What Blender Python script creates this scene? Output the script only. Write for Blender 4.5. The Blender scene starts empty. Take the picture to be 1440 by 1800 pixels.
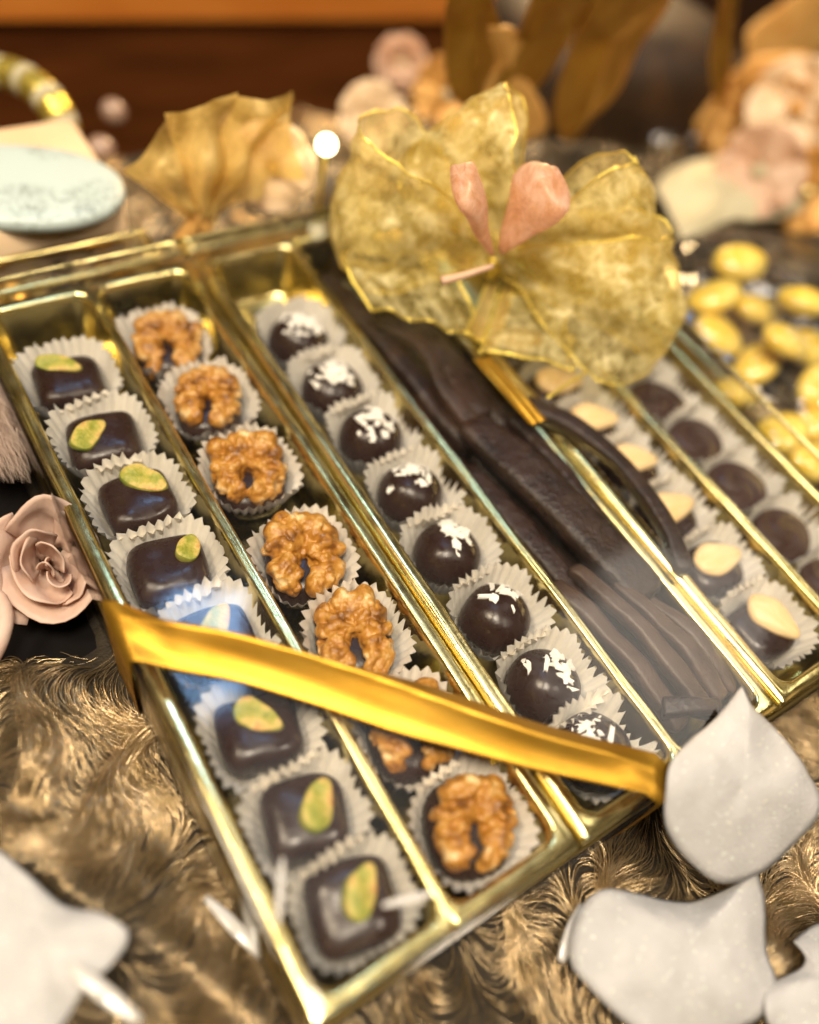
import bpy, bmesh, math, random
import numpy as np
from mathutils import Vector, Matrix, Euler, noise as mnoise

# ------------------------------------------------------------------ camera, world, lamps, exposure
S = 0.01                                   # every length below is written in centimetres
CAM = np.array([-2.774, -0.595, 23.501])
ROT = [math.radians(a) for a in (35.443, -10.278, -32.135)]
FPX = 1482.2                               # focal length in pixels of a 1440 x 1800 picture

scene = bpy.context.scene
COL = scene.collection
cam_data = bpy.data.cameras.new('camera')
cam = bpy.data.objects.new('camera', cam_data)
COL.objects.link(cam)
cam.location = [c * S for c in CAM]
cam.rotation_euler = Euler(ROT, 'XYZ')
cam_data.sensor_fit = 'VERTICAL'
cam_data.sensor_height = 36.0
cam_data.sensor_width = 36.0
cam_data.lens = 36.0 * FPX / 1800.0
cam_data.clip_start = 0.005
cam_data.clip_end = 50.0
cam_data.dof.use_dof = True
cam_data.dof.focus_distance = 0.275
cam_data.dof.aperture_fstop = 2.3
scene.camera = cam

world = bpy.data.worlds.new('World')
scene.world = world
world.use_nodes = True
bg = world.node_tree.nodes['Background']
bg.inputs['Color'].default_value = (0.85, 0.60, 0.36, 1)
bg.inputs['Strength'].default_value = 0.06


def lamp(name, loc, target, size, power, color, size_y=None):
    l = bpy.data.lights.new(name, 'AREA')
    l.energy = power
    l.color = color
    l.shape = 'RECTANGLE' if size_y else 'DISK'
    l.size = size * S
    if size_y:
        l.size_y = size_y * S
    o = bpy.data.objects.new(name, l)
    COL.objects.link(o)
    o.location = [c * S for c in loc]
    d = Vector(target) - Vector(loc)
    o.rotation_euler = d.to_track_quat('-Z', 'Y').to_euler()
    return o


lamp('ceiling_lamp_above', (-11, -7, 90), (10, 11, 0), 22, 8.2, (1.0, 0.86, 0.66))
lamp('ceiling_lamp_warm', (-36, 22, 85), (8, 12, 0), 24, 5.5, (1.0, 0.82, 0.58))
lamp('ceiling_lamp_front', (34, -46, 95), (12, 8, 0), 18, 3.2, (1.0, 0.86, 0.68))
lamp('added_lid_haze_panel', (80, 17, 92), (12, 10, 0), 30, 0.85, (1.0, 0.92, 0.80))  # unseen panel added for the soft haze it reflects in the lid
lamp('added_lid_sheen_panel', (24, 23, 92), (6, 8, 0), 26, 0.28, (1.0, 0.94, 0.86), 34)  # weak unseen panel added for a milky reflection over the near left lid
lamp('cool_screen', (19, 50, 92), (8, 12, 0), 11, 1.15, (0.34, 0.60, 1.0), 17)
lamp('counter_spot', (64, 70, 25), (34, 34, -3), 10, 4.2, (1.0, 0.68, 0.34))

scene.view_settings.view_transform = 'Standard'
scene.view_settings.look = 'None'
scene.view_settings.exposure = 0.24
scene.view_settings.gamma = 1.0
scene.cycles.use_denoising = True
scene.cycles.max_bounces = 8
scene.cycles.transparent_max_bounces = 16
scene.cycles.caustics_reflective = False
scene.cycles.caustics_refractive = False
scene.cycles.sample_clamp_indirect = 6.0

R3 = np.array(Euler(ROT, 'XYZ').to_matrix())


def at(x, y, z):
    """point of the place, at height z (cm), seen at photograph pixel x, y"""
    d = R3 @ np.array([(x - 720) / FPX, -(y - 900) / FPX, -1.0])
    return CAM + d * (z - CAM[2]) / d[2]


rng = np.random.default_rng(7)
rnd = random.Random(11)

# ------------------------------------------------------------------ helpers


def mesh(name, V, F, smooth=True):
    m = bpy.data.meshes.new(name)
    m.from_pydata((np.asarray(V, float) * S).tolist(), [], [tuple(int(i) for i in f) for f in F])
    m.update()
    if smooth:
        m.polygons.foreach_set('use_smooth', [True] * len(m.polygons))
    return m


def put(name, m, material=None, parent=None, loc=(0, 0, 0), rot=None, scale=None, label=None, cat=None, group=None, kind=None):
    o = bpy.data.objects.new(name, m)
    COL.objects.link(o)
    if material and m is not None and not m.materials:
        m.materials.append(material)
    o.location = [c * S for c in loc]
    if rot is not None:
        o.rotation_euler = rot
    if scale is not None:
        o.scale = scale
    if parent:
        o.parent = parent
    tag(o, label, cat, group, kind)
    return o


def tag(o, label=None, cat=None, group=None, kind=None):
    for k, v in (('label', label), ('category', cat), ('group', group), ('kind', kind)):
        if v:
            o[k] = v


def thing(name, loc, label, cat, group=None, rot=None):
    return put(name, None, None, None, loc, rot, None, label, cat, group)


def rrect(x0, x1, y0, y1, r, z, n=7):
    r = min(r, (x1 - x0) / 2 - 1e-3, (y1 - y0) / 2 - 1e-3)
    P = []
    for cx, cy, a0 in ((x1 - r, y1 - r, 0), (x0 + r, y1 - r, 90), (x0 + r, y0 + r, 180), (x1 - r, y0 + r, 270)):
        for i in range(n):
            a = math.radians(a0 + 90 * i / (n - 1))
            P.append((cx + r * math.cos(a), cy + r * math.sin(a), z))
    return np.array(P)


def densify(P, step=0.8):
    """subdivide the long straight sides of a closed loop"""
    out = []
    for a, b in zip(P, np.roll(P, -1, 0)):
        k = max(1, int(np.linalg.norm(b - a) / step))
        for i in range(k):
            out.append(a + (b - a) * i / k)
    return np.array(out)


def loft(loops, closed=True, cap0=False, cap1=False):
    n = len(loops[0])
    V = np.concatenate(loops)
    F = []
    for k in range(len(loops) - 1):
        for i in range(n if closed else n - 1):
            j = (i + 1) % n
            F.append((k * n + i, k * n + j, (k + 1) * n + j, (k + 1) * n + i))
    if cap0:
        F.append(tuple(range(n - 1, -1, -1)))
    if cap1:
        b = (len(loops) - 1) * n
        F.append(tuple(range(b, b + n)))
    return V, F


def sheet(P):
    """P: array (rows, cols, 3) -> verts, faces"""
    r, c = P.shape[:2]
    F = [(i * c + j, i * c + j + 1, (i + 1) * c + j + 1, (i + 1) * c + j) for i in range(r - 1) for j in range(c - 1)]
    return P.reshape(-1, 3), F


def spline(pts, n):
    pts = np.asarray(pts, float)
    k = len(pts)
    ext = np.vstack([2 * pts[0] - pts[1], pts, 2 * pts[-1] - pts[-2]])
    out = []
    for t in np.linspace(0, k - 1 - 1e-9, n):
        i = int(t)
        u = t - i
        p0, p1, p2, p3 = ext[i:i + 4]
        out.append(0.5 * ((2 * p1) + (-p0 + p2) * u + (2 * p0 - 5 * p1 + 4 * p2 - p3) * u * u + (-p0 + 3 * p1 - 3 * p2 + p3) * u ** 3))
    return np.array(out)


def tube(path, rad, sides=10, section=None, wob=0.0, seed=0, cap=True):
    """sweep a (possibly flattened) section along path; rad: scalar or array; section(angle, t) -> (a, b) multipliers"""
    path = np.asarray(path, float)
    n = len(path)
    rad = np.full(n, rad) if np.isscalar(rad) else np.asarray(rad)
    T = np.gradient(path, axis=0)
    T /= np.linalg.norm(T, axis=1)[:, None] + 1e-9
    up = np.array([0, 0, 1.0])
    loops = []
    for i in range(n):
        s = np.cross(T[i], up)
        if np.linalg.norm(s) < 1e-3:
            s = np.array([1.0, 0, 0])
        s /= np.linalg.norm(s)
        u = np.cross(s, T[i])
        L = []
        for k in range(sides):
            a = 2 * math.pi * k / sides
            ca, sa = math.cos(a), math.sin(a)
            if section:
                ca, sa = section(a, i / (n - 1))
            p = path[i] + rad[i] * (ca * s + sa * u)
            if wob:
                q = Vector(p * 0.62) + Vector((seed * 3.1, seed, 0))
                p = p + wob * np.array(mnoise.noise_vector(q)) + 0.16 * wob * np.array(mnoise.noise_vector(q * 4.0))
            L.append(p)
        loops.append(np.array(L))
    return loft(loops, True, cap, cap)


def superellipsoid(a, b, c, e1=0.5, e2=0.5, nu=40, nv=20, zmin=None):
    f = lambda w, e: math.copysign(abs(w) ** e, w)
    loops = []
    for j in range(nv + 1):
        ph = -math.pi / 2 + math.pi * j / nv
        if j == 0:
            ph += 0.02
        if j == nv:
            ph -= 0.02
        L = []
        for i in range(nu):
            th = 2 * math.pi * i / nu
            L.append((a * f(math.cos(ph), e1) * f(math.cos(th), e2), b * f(math.cos(ph), e1) * f(math.sin(th), e2), c * f(math.sin(ph), e1)))
        loops.append(np.array(L))
    return loft(loops, True, True, True)


def warp(V, amp, freq, seed=0):
    V = np.array(V, float)
    for i in range(len(V)):
        V[i] += amp * np.array(mnoise.noise_vector(Vector(V[i] * freq) + Vector((seed * 7.3, seed * 1.7, seed * 4.1))))
    return V


def taper(V, k):
    V = np.array(V)
    zm = V[:, 2].min()
    f = 1 - k * np.clip(-V[:, 2] / -zm, 0, 1) ** 1.5
    V[:, 0] *= f
    V[:, 1] *= f
    return V


def polar_sheet(outline, hfun, rings=10, sub=6):
    """a leaf from a closed outline of 3-D points: rings towards its centre; hfun(r, angle, x, y) lifts it"""
    P = spline(list(outline) + [outline[0]], len(outline) * sub + 1)[:-1]
    c = P.mean(0)
    V = [c + np.array([0, 0, hfun(0, 0, *c[:2])])]
    n = len(P)
    for k in range(1, rings + 1):
        r = k / rings
        for i in range(n):
            p = c + (P[i] - c) * r
            V.append(p + np.array([0, 0, hfun(r, 2 * math.pi * i / n, p[0], p[1])]))
    F = [(0, 1 + i, 1 + (i + 1) % n) for i in range(n)]
    for k in range(rings - 1):
        for i in range(n):
            j = (i + 1) % n
            F.append((1 + k * n + i, 1 + (k + 1) * n + i, 1 + (k + 1) * n + j, 1 + k * n + j))
    return np.array(V), F


def solidify(o, t):
    m = o.modifiers.new('thickness', 'SOLIDIFY')
    m.thickness = t * S
    m.offset = 0
    return o


# ------------------------------------------------------------------ materials
def nt(m):
    m.use_nodes = True
    t = m.node_tree
    return t, t.nodes, t.links, t.nodes['Principled BSDF']


def coords(t, scale=100.0, squash=(1, 1, 1)):
    tc = t.nodes.new('ShaderNodeTexCoord')
    mp = t.nodes.new('ShaderNodeMapping')
    mp.inputs['Scale'].default_value = [scale * q for q in squash]
    t.links.new(tc.outputs['Object'], mp.inputs['Vector'])
    return mp.outputs['Vector']


def noise(t, vec, scale, detail=4, rough=0.55, dist=0.0):
    n = t.nodes.new('ShaderNodeTexNoise')
    n.inputs['Scale'].default_value = scale
    n.inputs['Detail'].default_value = detail
    n.inputs['Roughness'].default_value = rough
    n.inputs['Distortion'].default_value = dist
    t.links.new(vec, n.inputs['Vector'])
    return n


def ramp(t, fac, stops):
    r = t.nodes.new('ShaderNodeValToRGB')
    e = r.color_ramp.elements
    while len(e) < len(stops):
        e.new(0.5)
    for el, (p, c) in zip(e, stops):
        el.position = p
        el.color = (*c, 1) if len(c) == 3 else c
    t.links.new(fac, r.inputs['Fac'])
    return r.outputs['Color']


def mat(name, c1, c2=None, rough=0.4, metal=0.0, nscale=1.5, bump=0.0, bscale=6.0, spec=0.5, sss=0.0, coat=0.0, stops=None, squash=(1, 1, 1),
        rvar=0.0, sheen=0.0, dist=0.0, transl=0.0):
    m = bpy.data.materials.new(name)
    t, N, L, b = nt(m)
    b.inputs['Roughness'].default_value = rough
    b.inputs['Metallic'].default_value = metal
    b.inputs['Specular IOR Level'].default_value = spec
    b.inputs['Coat Weight'].default_value = coat
    b.inputs['Coat Roughness'].default_value = 0.15
    b.inputs['Sheen Weight'].default_value = sheen
    if sss:
        b.inputs['Subsurface Weight'].default_value = sss
        b.inputs['Subsurface Radius'].default_value = (0.004, 0.002, 0.001)
        b.inputs['Subsurface Scale'].default_value = 0.5
    v = coords(t, 100.0, squash)
    n = noise(t, v, nscale, 5, 0.6, dist)
    if stops:
        L.new(ramp(t, n.outputs['Fac'], stops), b.inputs['Base Color'])
    elif c2:
        L.new(ramp(t, n.outputs['Fac'], [(0.35, c1), (0.65, c2)]), b.inputs['Base Color'])
    else:
        b.inputs['Base Color'].default_value = (*c1, 1)
    if rvar:
        mr = N.new('ShaderNodeMapRange')
        mr.inputs['From Min'].default_value = 0.3
        mr.inputs['From Max'].default_value = 0.7
        mr.inputs['To Min'].default_value = max(0.02, rough - rvar)
        mr.inputs['To Max'].default_value = rough + rvar
        n3 = noise(t, v, nscale * 2.3, 3)
        L.new(n3.outputs['Fac'], mr.inputs['Value'])
        L.new(mr.outputs['Result'], b.inputs['Roughness'])
    if bump:
        bn = N.new('ShaderNodeBump')
        bn.inputs['Strength'].default_value = bump
        bn.inputs['Distance'].default_value = 0.001
        n2 = noise(t, v, bscale, 5, 0.6)
        L.new(n2.outputs['Fac'], bn.inputs['Height'])
        L.new(bn.outputs['Normal'], b.inputs['Normal'])
    if transl:
        tr = N.new('ShaderNodeBsdfTranslucent')
        src = b.inputs['Base Color']
        if src.is_linked:
            L.new(src.links[0].from_socket, tr.inputs['Color'])
        else:
            tr.inputs['Color'].default_value = src.default_value
        mx = N.new('ShaderNodeMixShader')
        mx.inputs['Fac'].default_value = transl
        out = N['Material Output']
        L.new(b.outputs['BSDF'], mx.inputs[1])
        L.new(tr.outputs['BSDF'], mx.inputs[2])
        L.new(mx.outputs['Shader'], out.inputs['Surface'])
    return m


def clear_film(name, ior=1.45, tint=(1, 1, 1), rough=0.03, bump=0.15, bscale=0.5, haze=0.03):
    """thin clear plastic: mostly lets light straight through, mirrors by Fresnel, a little dusty scatter"""
    m = bpy.data.materials.new(name)
    m.use_nodes = True
    t = m.node_tree
    N, L = t.nodes, t.links
    N.clear()
    out = N.new('ShaderNodeOutputMaterial')
    tr = N.new('ShaderNodeBsdfTransparent')
    tr.inputs['Color'].default_value = (*tint, 1)
    gl = N.new('ShaderNodeBsdfGlossy')
    gl.inputs['Roughness'].default_value = rough
    df = N.new('ShaderNodeBsdfDiffuse')
    df.inputs['Color'].default_value = (0.8, 0.78, 0.74, 1)
    fr = N.new('ShaderNodeFresnel')
    fr.inputs['IOR'].default_value = ior
    v = coords(t)
    bn = N.new('ShaderNodeBump')
    bn.inputs['Strength'].default_value = bump
    bn.inputs['Distance'].default_value = 0.002
    n2 = noise(t, v, bscale, 2)
    L.new(n2.outputs['Fac'], bn.inputs['Height'])
    if bump:
        L.new(bn.outputs['Normal'], gl.inputs['Normal'])
        L.new(bn.outputs['Normal'], fr.inputs['Normal'])
    ns = noise(t, v, 0.35, 5, 0.7, 1.0)
    mr = N.new('ShaderNodeMapRange')
    mr.inputs['From Min'].default_value = 0.4
    mr.inputs['From Max'].default_value = 0.75
    mr.inputs['To Min'].default_value = 0.0
    mr.inputs['To Max'].default_value = haze
    L.new(ns.outputs['Fac'], mr.inputs['Value'])
    m1 = N.new('ShaderNodeMixShader')
    L.new(mr.outputs['Result'], m1.inputs['Fac'])
    L.new(tr.outputs['BSDF'], m1.inputs[1])
    L.new(df.outputs['BSDF'], m1.inputs[2])
    m2 = N.new('ShaderNodeMixShader')
    L.new(fr.outputs['Fac'], m2.inputs['Fac'])
    L.new(m1.outputs['Shader'], m2.inputs[1])
    L.new(gl.outputs['BSDF'], m2.inputs[2])
    L.new(m2.outputs['Shader'], out.inputs['Surface'])
    return m


def lace(name, c1, c2, density=0.55, scale=2.2, glint=0.3):
    """sheer organza: see-through weave with denser embroidered threads"""
    m = bpy.data.materials.new(name)
    t, N, L, b = nt(m)
    out = N['Material Output']
    v = coords(t)
    n = noise(t, v, scale, 5, 0.65, 0.5)
    L.new(ramp(t, n.outputs['Fac'], [(0.35, c1), (0.62, c2)]), b.inputs['Base Color'])
    b.inputs['Roughness'].default_value = 0.38
    b.inputs['Metallic'].default_value = glint
    tl = N.new('ShaderNodeBsdfTranslucent')
    tl.inputs['Color'].default_value = (*c2, 1)
    ms = N.new('ShaderNodeMixShader')
    ms.inputs['Fac'].default_value = 0.5
    L.new(b.outputs['BSDF'], ms.inputs[1])
    L.new(tl.outputs['BSDF'], ms.inputs[2])
    tr = N.new('ShaderNodeBsdfTransparent')
    tr.inputs['Color'].default_value = (*[0.5 + 0.5 * c for c in c2], 1)
    mr = N.new('ShaderNodeMapRange')
    mr.inputs['From Min'].default_value = 0.38
    mr.inputs['From Max'].default_value = 0.62
    mr.inputs['To Min'].default_value = max(0.0, density - 0.22)
    mr.inputs['To Max'].default_value = min(1.0, density + 0.30)
    L.new(n.outputs['Fac'], mr.inputs['Value'])
    mx = N.new('ShaderNodeMixShader')
    L.new(mr.outputs['Result'], mx.inputs['Fac'])
    L.new(tr.outputs['BSDF'], mx.inputs[1])
    L.new(ms.outputs['Shader'], mx.inputs[2])
    L.new(mx.outputs['Shader'], out.inputs['Surface'])
    return m


def glitter(name, base, base2):
    m = bpy.data.materials.new(name)
    t, N, L, b = nt(m)
    v = coords(t)
    n = noise(t, v, 0.8, 4)
    col = ramp(t, n.outputs['Fac'], [(0.3, base), (0.7, base2)])
    vo = N.new('ShaderNodeTexVoronoi')
    vo.inputs['Scale'].default_value = 13.0
    L.new(v, vo.inputs['Vector'])
    sep = N.new('ShaderNodeSeparateColor')
    L.new(vo.outputs['Color'], sep.inputs['Color'])
    gt = N.new('ShaderNodeMath'); gt.operation = 'GREATER_THAN'; gt.inputs[1].default_value = 0.93
    L.new(sep.outputs['Red'], gt.inputs[0])
    lt = N.new('ShaderNodeMath'); lt.operation = 'LESS_THAN'; lt.inputs[1].default_value = 0.30
    L.new(vo.outputs['Distance'], lt.inputs[0])
    mu = N.new('ShaderNodeMath'); mu.operation = 'MULTIPLY'
    L.new(gt.outputs[0], mu.inputs[0]); L.new(lt.outputs[0], mu.inputs[1])
    hue = ramp(t, sep.outputs['Green'], [(0.2, (0.98, 0.97, 0.93)), (0.6, (0.75, 1.0, 0.85)), (0.85, (1.0, 0.95, 0.6))])  # glitter flakes, their sparkle painted as bright base colour
    mx = N.new('ShaderNodeMix'); mx.data_type = 'RGBA'
    L.new(mu.outputs[0], mx.inputs[0]); L.new(col, mx.inputs[6]); L.new(hue, mx.inputs[7])
    L.new(mx.outputs[2], b.inputs['Base Color'])
    mr = N.new('ShaderNodeMapRange'); mr.inputs['To Min'].default_value = 0.6; mr.inputs['To Max'].default_value = 0.12
    L.new(mu.outputs[0], mr.inputs['Value']); L.new(mr.outputs['Result'], b.inputs['Roughness'])
    bn = N.new('ShaderNodeBump'); bn.inputs['Strength'].default_value = 0.6; bn.inputs['Distance'].default_value = 0.0008
    n2 = noise(t, v, 11, 4)
    L.new(n2.outputs['Fac'], bn.inputs['Height'])
    L.new(bn.outputs['Normal'], b.inputs['Normal'])
    return m


M = {}
M['choc'] = mat('dark_chocolate', (0.019, 0.0085, 0.007), (0.028, 0.013, 0.010), rough=0.27, nscale=0.9, bump=0.14, bscale=2.5, rvar=0.12, spec=0.33)
M['choc2'] = mat('dark_chocolate_disc', (0.035, 0.016, 0.013), (0.048, 0.023, 0.018), rough=0.36, nscale=0.9, bump=0.12, bscale=3.0, rvar=0.08, spec=0.45)
M['peel'] = mat('chocolate_coated_peel', (0.012, 0.0055, 0.004), (0.034, 0.017, 0.012), rough=0.38, nscale=1.1, bump=0.9, bscale=3.4, rvar=0.12, spec=0.4, dist=0.6)
M['peel2'] = mat('chocolate_peel_with_haze', (0.035, 0.020, 0.013), (0.075, 0.045, 0.030), rough=0.42, nscale=0.9, bump=0.5, bscale=3.0, spec=0.35)  # paler than peel: the lid's reflected haze is put into the colour
M['gold'] = mat('gold_foil_plastic', (0.80, 0.66, 0.27), (0.86, 0.75, 0.37), rough=0.20, metal=1.0, nscale=0.5, bump=0.10, bscale=2.2, rvar=0.07)
M['card'] = mat('gold_card', (0.62, 0.46, 0.16), (0.70, 0.54, 0.22), rough=0.35, metal=0.8, nscale=0.6, bump=0.1, bscale=8)
M['paper'] = mat('white_paper_cup', (0.88, 0.82, 0.71), (0.93, 0.88, 0.79), rough=0.75, nscale=1.2, bump=0.15, bscale=5, transl=0.2, spec=0.25)
M['walnut'] = mat('walnut_kernel', None, rough=0.32, nscale=1.5, bump=0.6, bscale=4.5, spec=0.5,
                  stops=[(0.34, (0.15, 0.054, 0.008)), (0.47, (0.36, 0.150, 0.019)), (0.57, (0.49, 0.24, 0.044)), (0.67, (0.74, 0.52, 0.25))])
M['pist'] = mat('pistachio_kernel', None, rough=0.5, nscale=1.5, bump=0.8, bscale=4,
                stops=[(0.34, (0.17, 0.21, 0.018)), (0.45, (0.34, 0.32, 0.04)), (0.57, (0.58, 0.41, 0.11)), (0.66, (0.46, 0.20, 0.05))])
M['pistskin'] = mat('pistachio_skin', (0.12, 0.16, 0.015), (0.30, 0.27, 0.05), rough=0.5, nscale=2.0, bump=0.3, bscale=6)
M['almond'] = mat('blanched_almond', (0.74, 0.49, 0.21), (0.82, 0.62, 0.34), rough=0.42, nscale=1.6, bump=0.5, bscale=2.5, squash=(.35, 1.6, 1.6))
M['coco'] = mat('coconut_flake', (0.80, 0.75, 0.66), (0.88, 0.84, 0.76), rough=0.6, nscale=3, bump=0.2, bscale=8)
M['satin'] = mat('gold_satin_ribbon', (0.42, 0.215, 0.018), (0.50, 0.28, 0.033), rough=0.40, metal=0.85, nscale=0.35, bump=0.10, bscale=16, squash=(1, 1, 1))
M['film'] = clear_film('clear_lid_plastic', rough=0.09, bump=0.0, bscale=0.35, haze=0.008)
M['film_bag'] = clear_film('clear_cellophane', bump=0.8, bscale=0.9, haze=0.05)
M['lace'] = lace('gold_organza', (0.76, 0.57, 0.12), (0.94, 0.83, 0.42), 0.44, 1.7, 0.08)
M['lace2'] = lace('gold_organza_fine', (0.64, 0.43, 0.09), (0.80, 0.60, 0.22), 0.72, 0.5, 0.12)
M['wire'] = mat('gold_wire_edge', (0.80, 0.62, 0.12), rough=0.3, metal=0.8)
M['pink'] = mat('pink_satin_bud', (0.72, 0.33, 0.17), (0.85, 0.52, 0.36), rough=0.3, nscale=0.6, transl=0.45, coat=0.3)
M['pinklace'] = lace('pink_organza', (0.80, 0.42, 0.24), (0.92, 0.66, 0.50), 0.78, 1.2, 0.05)
M['petal'] = glitter('glitter_petal', (0.40, 0.395, 0.40), (0.50, 0.49, 0.495))
M['rose'] = mat('dusty_pink_petal', (0.72, 0.50, 0.39), (0.80, 0.62, 0.52), rough=0.65, nscale=0.7, bump=0.15, bscale=4, transl=0.3)
M['plume'] = mat('blush_plume', (0.62, 0.47, 0.38), (0.70, 0.56, 0.47), rough=0.7, transl=0.3)
M['fibre'] = mat('gold_fibre', (0.40, 0.29, 0.15), (0.78, 0.61, 0.38), rough=0.26, metal=0.8, nscale=0.8)
M['cloth'] = mat('gold_brown_cloth', (0.012, 0.0075, 0.003), (0.030, 0.020, 0.008), rough=0.7, metal=0.0, nscale=1.1, bump=0.8, bscale=9)
M['black'] = mat('shade_black', (0.006, 0.005, 0.005), rough=0.9, spec=0.1)  # black stands for the shade in the gap beside the rose
M['wood'] = mat('dark_varnished_wood', (0.075, 0.021, 0.005), (0.15, 0.045, 0.010), rough=0.35, nscale=0.25, squash=(0.3, 0.3, 2.5), bump=0.1, bscale=1.5)
M['woodlip'] = mat('lamplit_orange_wood', (0.55, 0.17, 0.025), (0.66, 0.23, 0.04), rough=0.3, nscale=0.25, squash=(0.2, 2, 2))  # lamplight on the counter lip put into the wood colour
M['basket'] = mat('dark_brown_basket', (0.016, 0.008, 0.003), (0.05, 0.022, 0.006), rough=0.6, nscale=0.5, bump=.6, bscale=1.5)
M['bronze'] = mat('bronze_leaf', (0.36, 0.18, 0.03), (0.56, 0.32, 0.07), rough=0.35, metal=0.9, nscale=0.4)
M['mint'] = None
M['peach'] = mat('peach_card', (0.78, 0.55, 0.33), (0.84, 0.64, 0.42), rough=0.5, nscale=0.3)
M['cream'] = mat('cream_petal', (0.66, 0.58, 0.36), (0.76, 0.69, 0.48), rough=0.6, nscale=0.5, transl=0.3)
M['blush'] = mat('blush_petal', (0.72, 0.44, 0.28), (0.82, 0.60, 0.44), rough=0.6, nscale=0.5, transl=0.25)
M['amber'] = mat('amber_petal', (0.62, 0.30, 0.07), (0.72, 0.42, 0.13), rough=0.5, nscale=0.6, metal=0.3)
M['yellow'] = mat('yellow_sugar_shell', (0.80, 0.52, 0.05), (0.90, 0.70, 0.18), rough=0.12, nscale=0.6, coat=0.5)
M['silver'] = mat('crystal_bead', (0.72, 0.70, 0.68), rough=0.08, metal=1.0)
M['pearl'] = mat('rosy_pearl', (0.34, 0.22, 0.16), rough=0.2, coat=0.6)
M['tinsel'] = mat('white_cellophane_and_glare', (0.76, 0.74, 0.72), rough=0.15, coat=0.7, transl=0.3)  # tinsel strips, and the painted glare streaks on the lid
bm_ = bpy.data.materials.new('bead_glint_glow')
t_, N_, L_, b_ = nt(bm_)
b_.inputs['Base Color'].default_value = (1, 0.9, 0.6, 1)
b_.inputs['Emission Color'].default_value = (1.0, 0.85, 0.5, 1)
b_.inputs['Emission Strength'].default_value = 12.0  # glow stands for a lamp's highlight on a glossy bead
M['glint_ball'] = bm_

# mint card with a printed black scribble
mm = bpy.data.materials.new('mint_card_print')
t_, N_, L_, b_ = nt(mm)
v_ = coords(t_)
n_ = noise(t_, v_, 0.8, 4, 0.7, 2.5)
band = ramp(t_, n_.outputs['Fac'], [(0.47, (0, 0, 0)), (0.495, (1, 1, 1)), (0.52, (0, 0, 0))])
nm_ = noise(t_, v_, 0.33, 1)
msk = ramp(t_, nm_.outputs['Fac'], [(0.50, (0, 0, 0)), (0.56, (1, 1, 1))])
mu_ = N_.new('ShaderNodeMix'); mu_.data_type = 'RGBA'; mu_.blend_type = 'MULTIPLY'; mu_.inputs[0].default_value = 1
L_.new(band, mu_.inputs[6]); L_.new(msk, mu_.inputs[7])
mx_ = N_.new('ShaderNodeMix'); mx_.data_type = 'RGBA'
L_.new(mu_.outputs[2], mx_.inputs[0])
mx_.inputs[6].default_value = (0.47, 0.56, 0.545, 1)
mx_.inputs[7].default_value = (0.05, 0.05, 0.05, 1)
L_.new(mx_.outputs[2], b_.inputs['Base Color'])
b_.inputs['Roughness'].default_value = 0.4
M['mint'] = mm

# ------------------------------------------------------------------ the setting
TABLE_Z = -3.75
V, F = loft([densify(rrect(-45, 64, -30, 38.5, 1, z), 3) for z in (TABLE_Z - 4, TABLE_Z - 0.3)] + [densify(rrect(-44.8, 63.8, -29.8, 38.3, 1, TABLE_Z), 3)], True, True, True)
put('table_top', mesh('table_top', V, F, False), M['black'], kind='structure', label='table top under the gold cloth, its black standing for shade')


def cloth_edge(x):
    return 12.9 - .28 * min(0, x) + .25 * math.sin(x * 1.7)


def cloth_z(x, y):
    """height of the draped fibre cloth"""
    inside = max(0.0, min(1.0, 1 - max(-0.4 - x, x - 26.2, -0.6 - y, y - 26.4) / 1.6))   # 1 under the box
    z = 0.55 + 0.55 * mnoise.noise(Vector((x * 0.30, y * 0.30, 1.7))) + 0.30 * mnoise.noise(Vector((x * 0.75, y * 0.75, 5.1)))
    z += 1.25 * math.exp(-(((x + 3.7) / 1.5) ** 2 + ((y - 9.6) / 2.4) ** 2))       # roll beside the box
    z += 0.8 * math.exp(-(((x + 0.6 * y + 0.5) / 0.9) ** 2)) * (1 if -9 < x < 0 else 0.4)
    z += 0.55 * math.sin(0.9 * x + 0.5 * y) * math.exp(-((y + 5) / 5) ** 2)
    edge = cloth_edge(x)
    if x < 1.0:
        z -= 1.7 * max(0, y - edge + 1.0) ** 1.3
    z = max(z, 0.06 if (x >= 1.0 or y < edge) else 0.06 - 0.9 * min(1, (y - edge) / .5))
    return TABLE_Z + (1 - inside) * z + inside * 0.25


GX, GY = np.arange(-24, 62, 0.42), np.arange(-22, 38.4, 0.42)
P = np.array([[(x, y, cloth_z(x, y)) for x in GX] for y in GY])
V, F = sheet(P)
keep = F
cloth = put('fibre_cloth', mesh('fibre_cloth', V, keep), M['cloth'], label='shaggy metallic gold fibre cloth draped under the chocolate box', cat='cloth')


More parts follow.
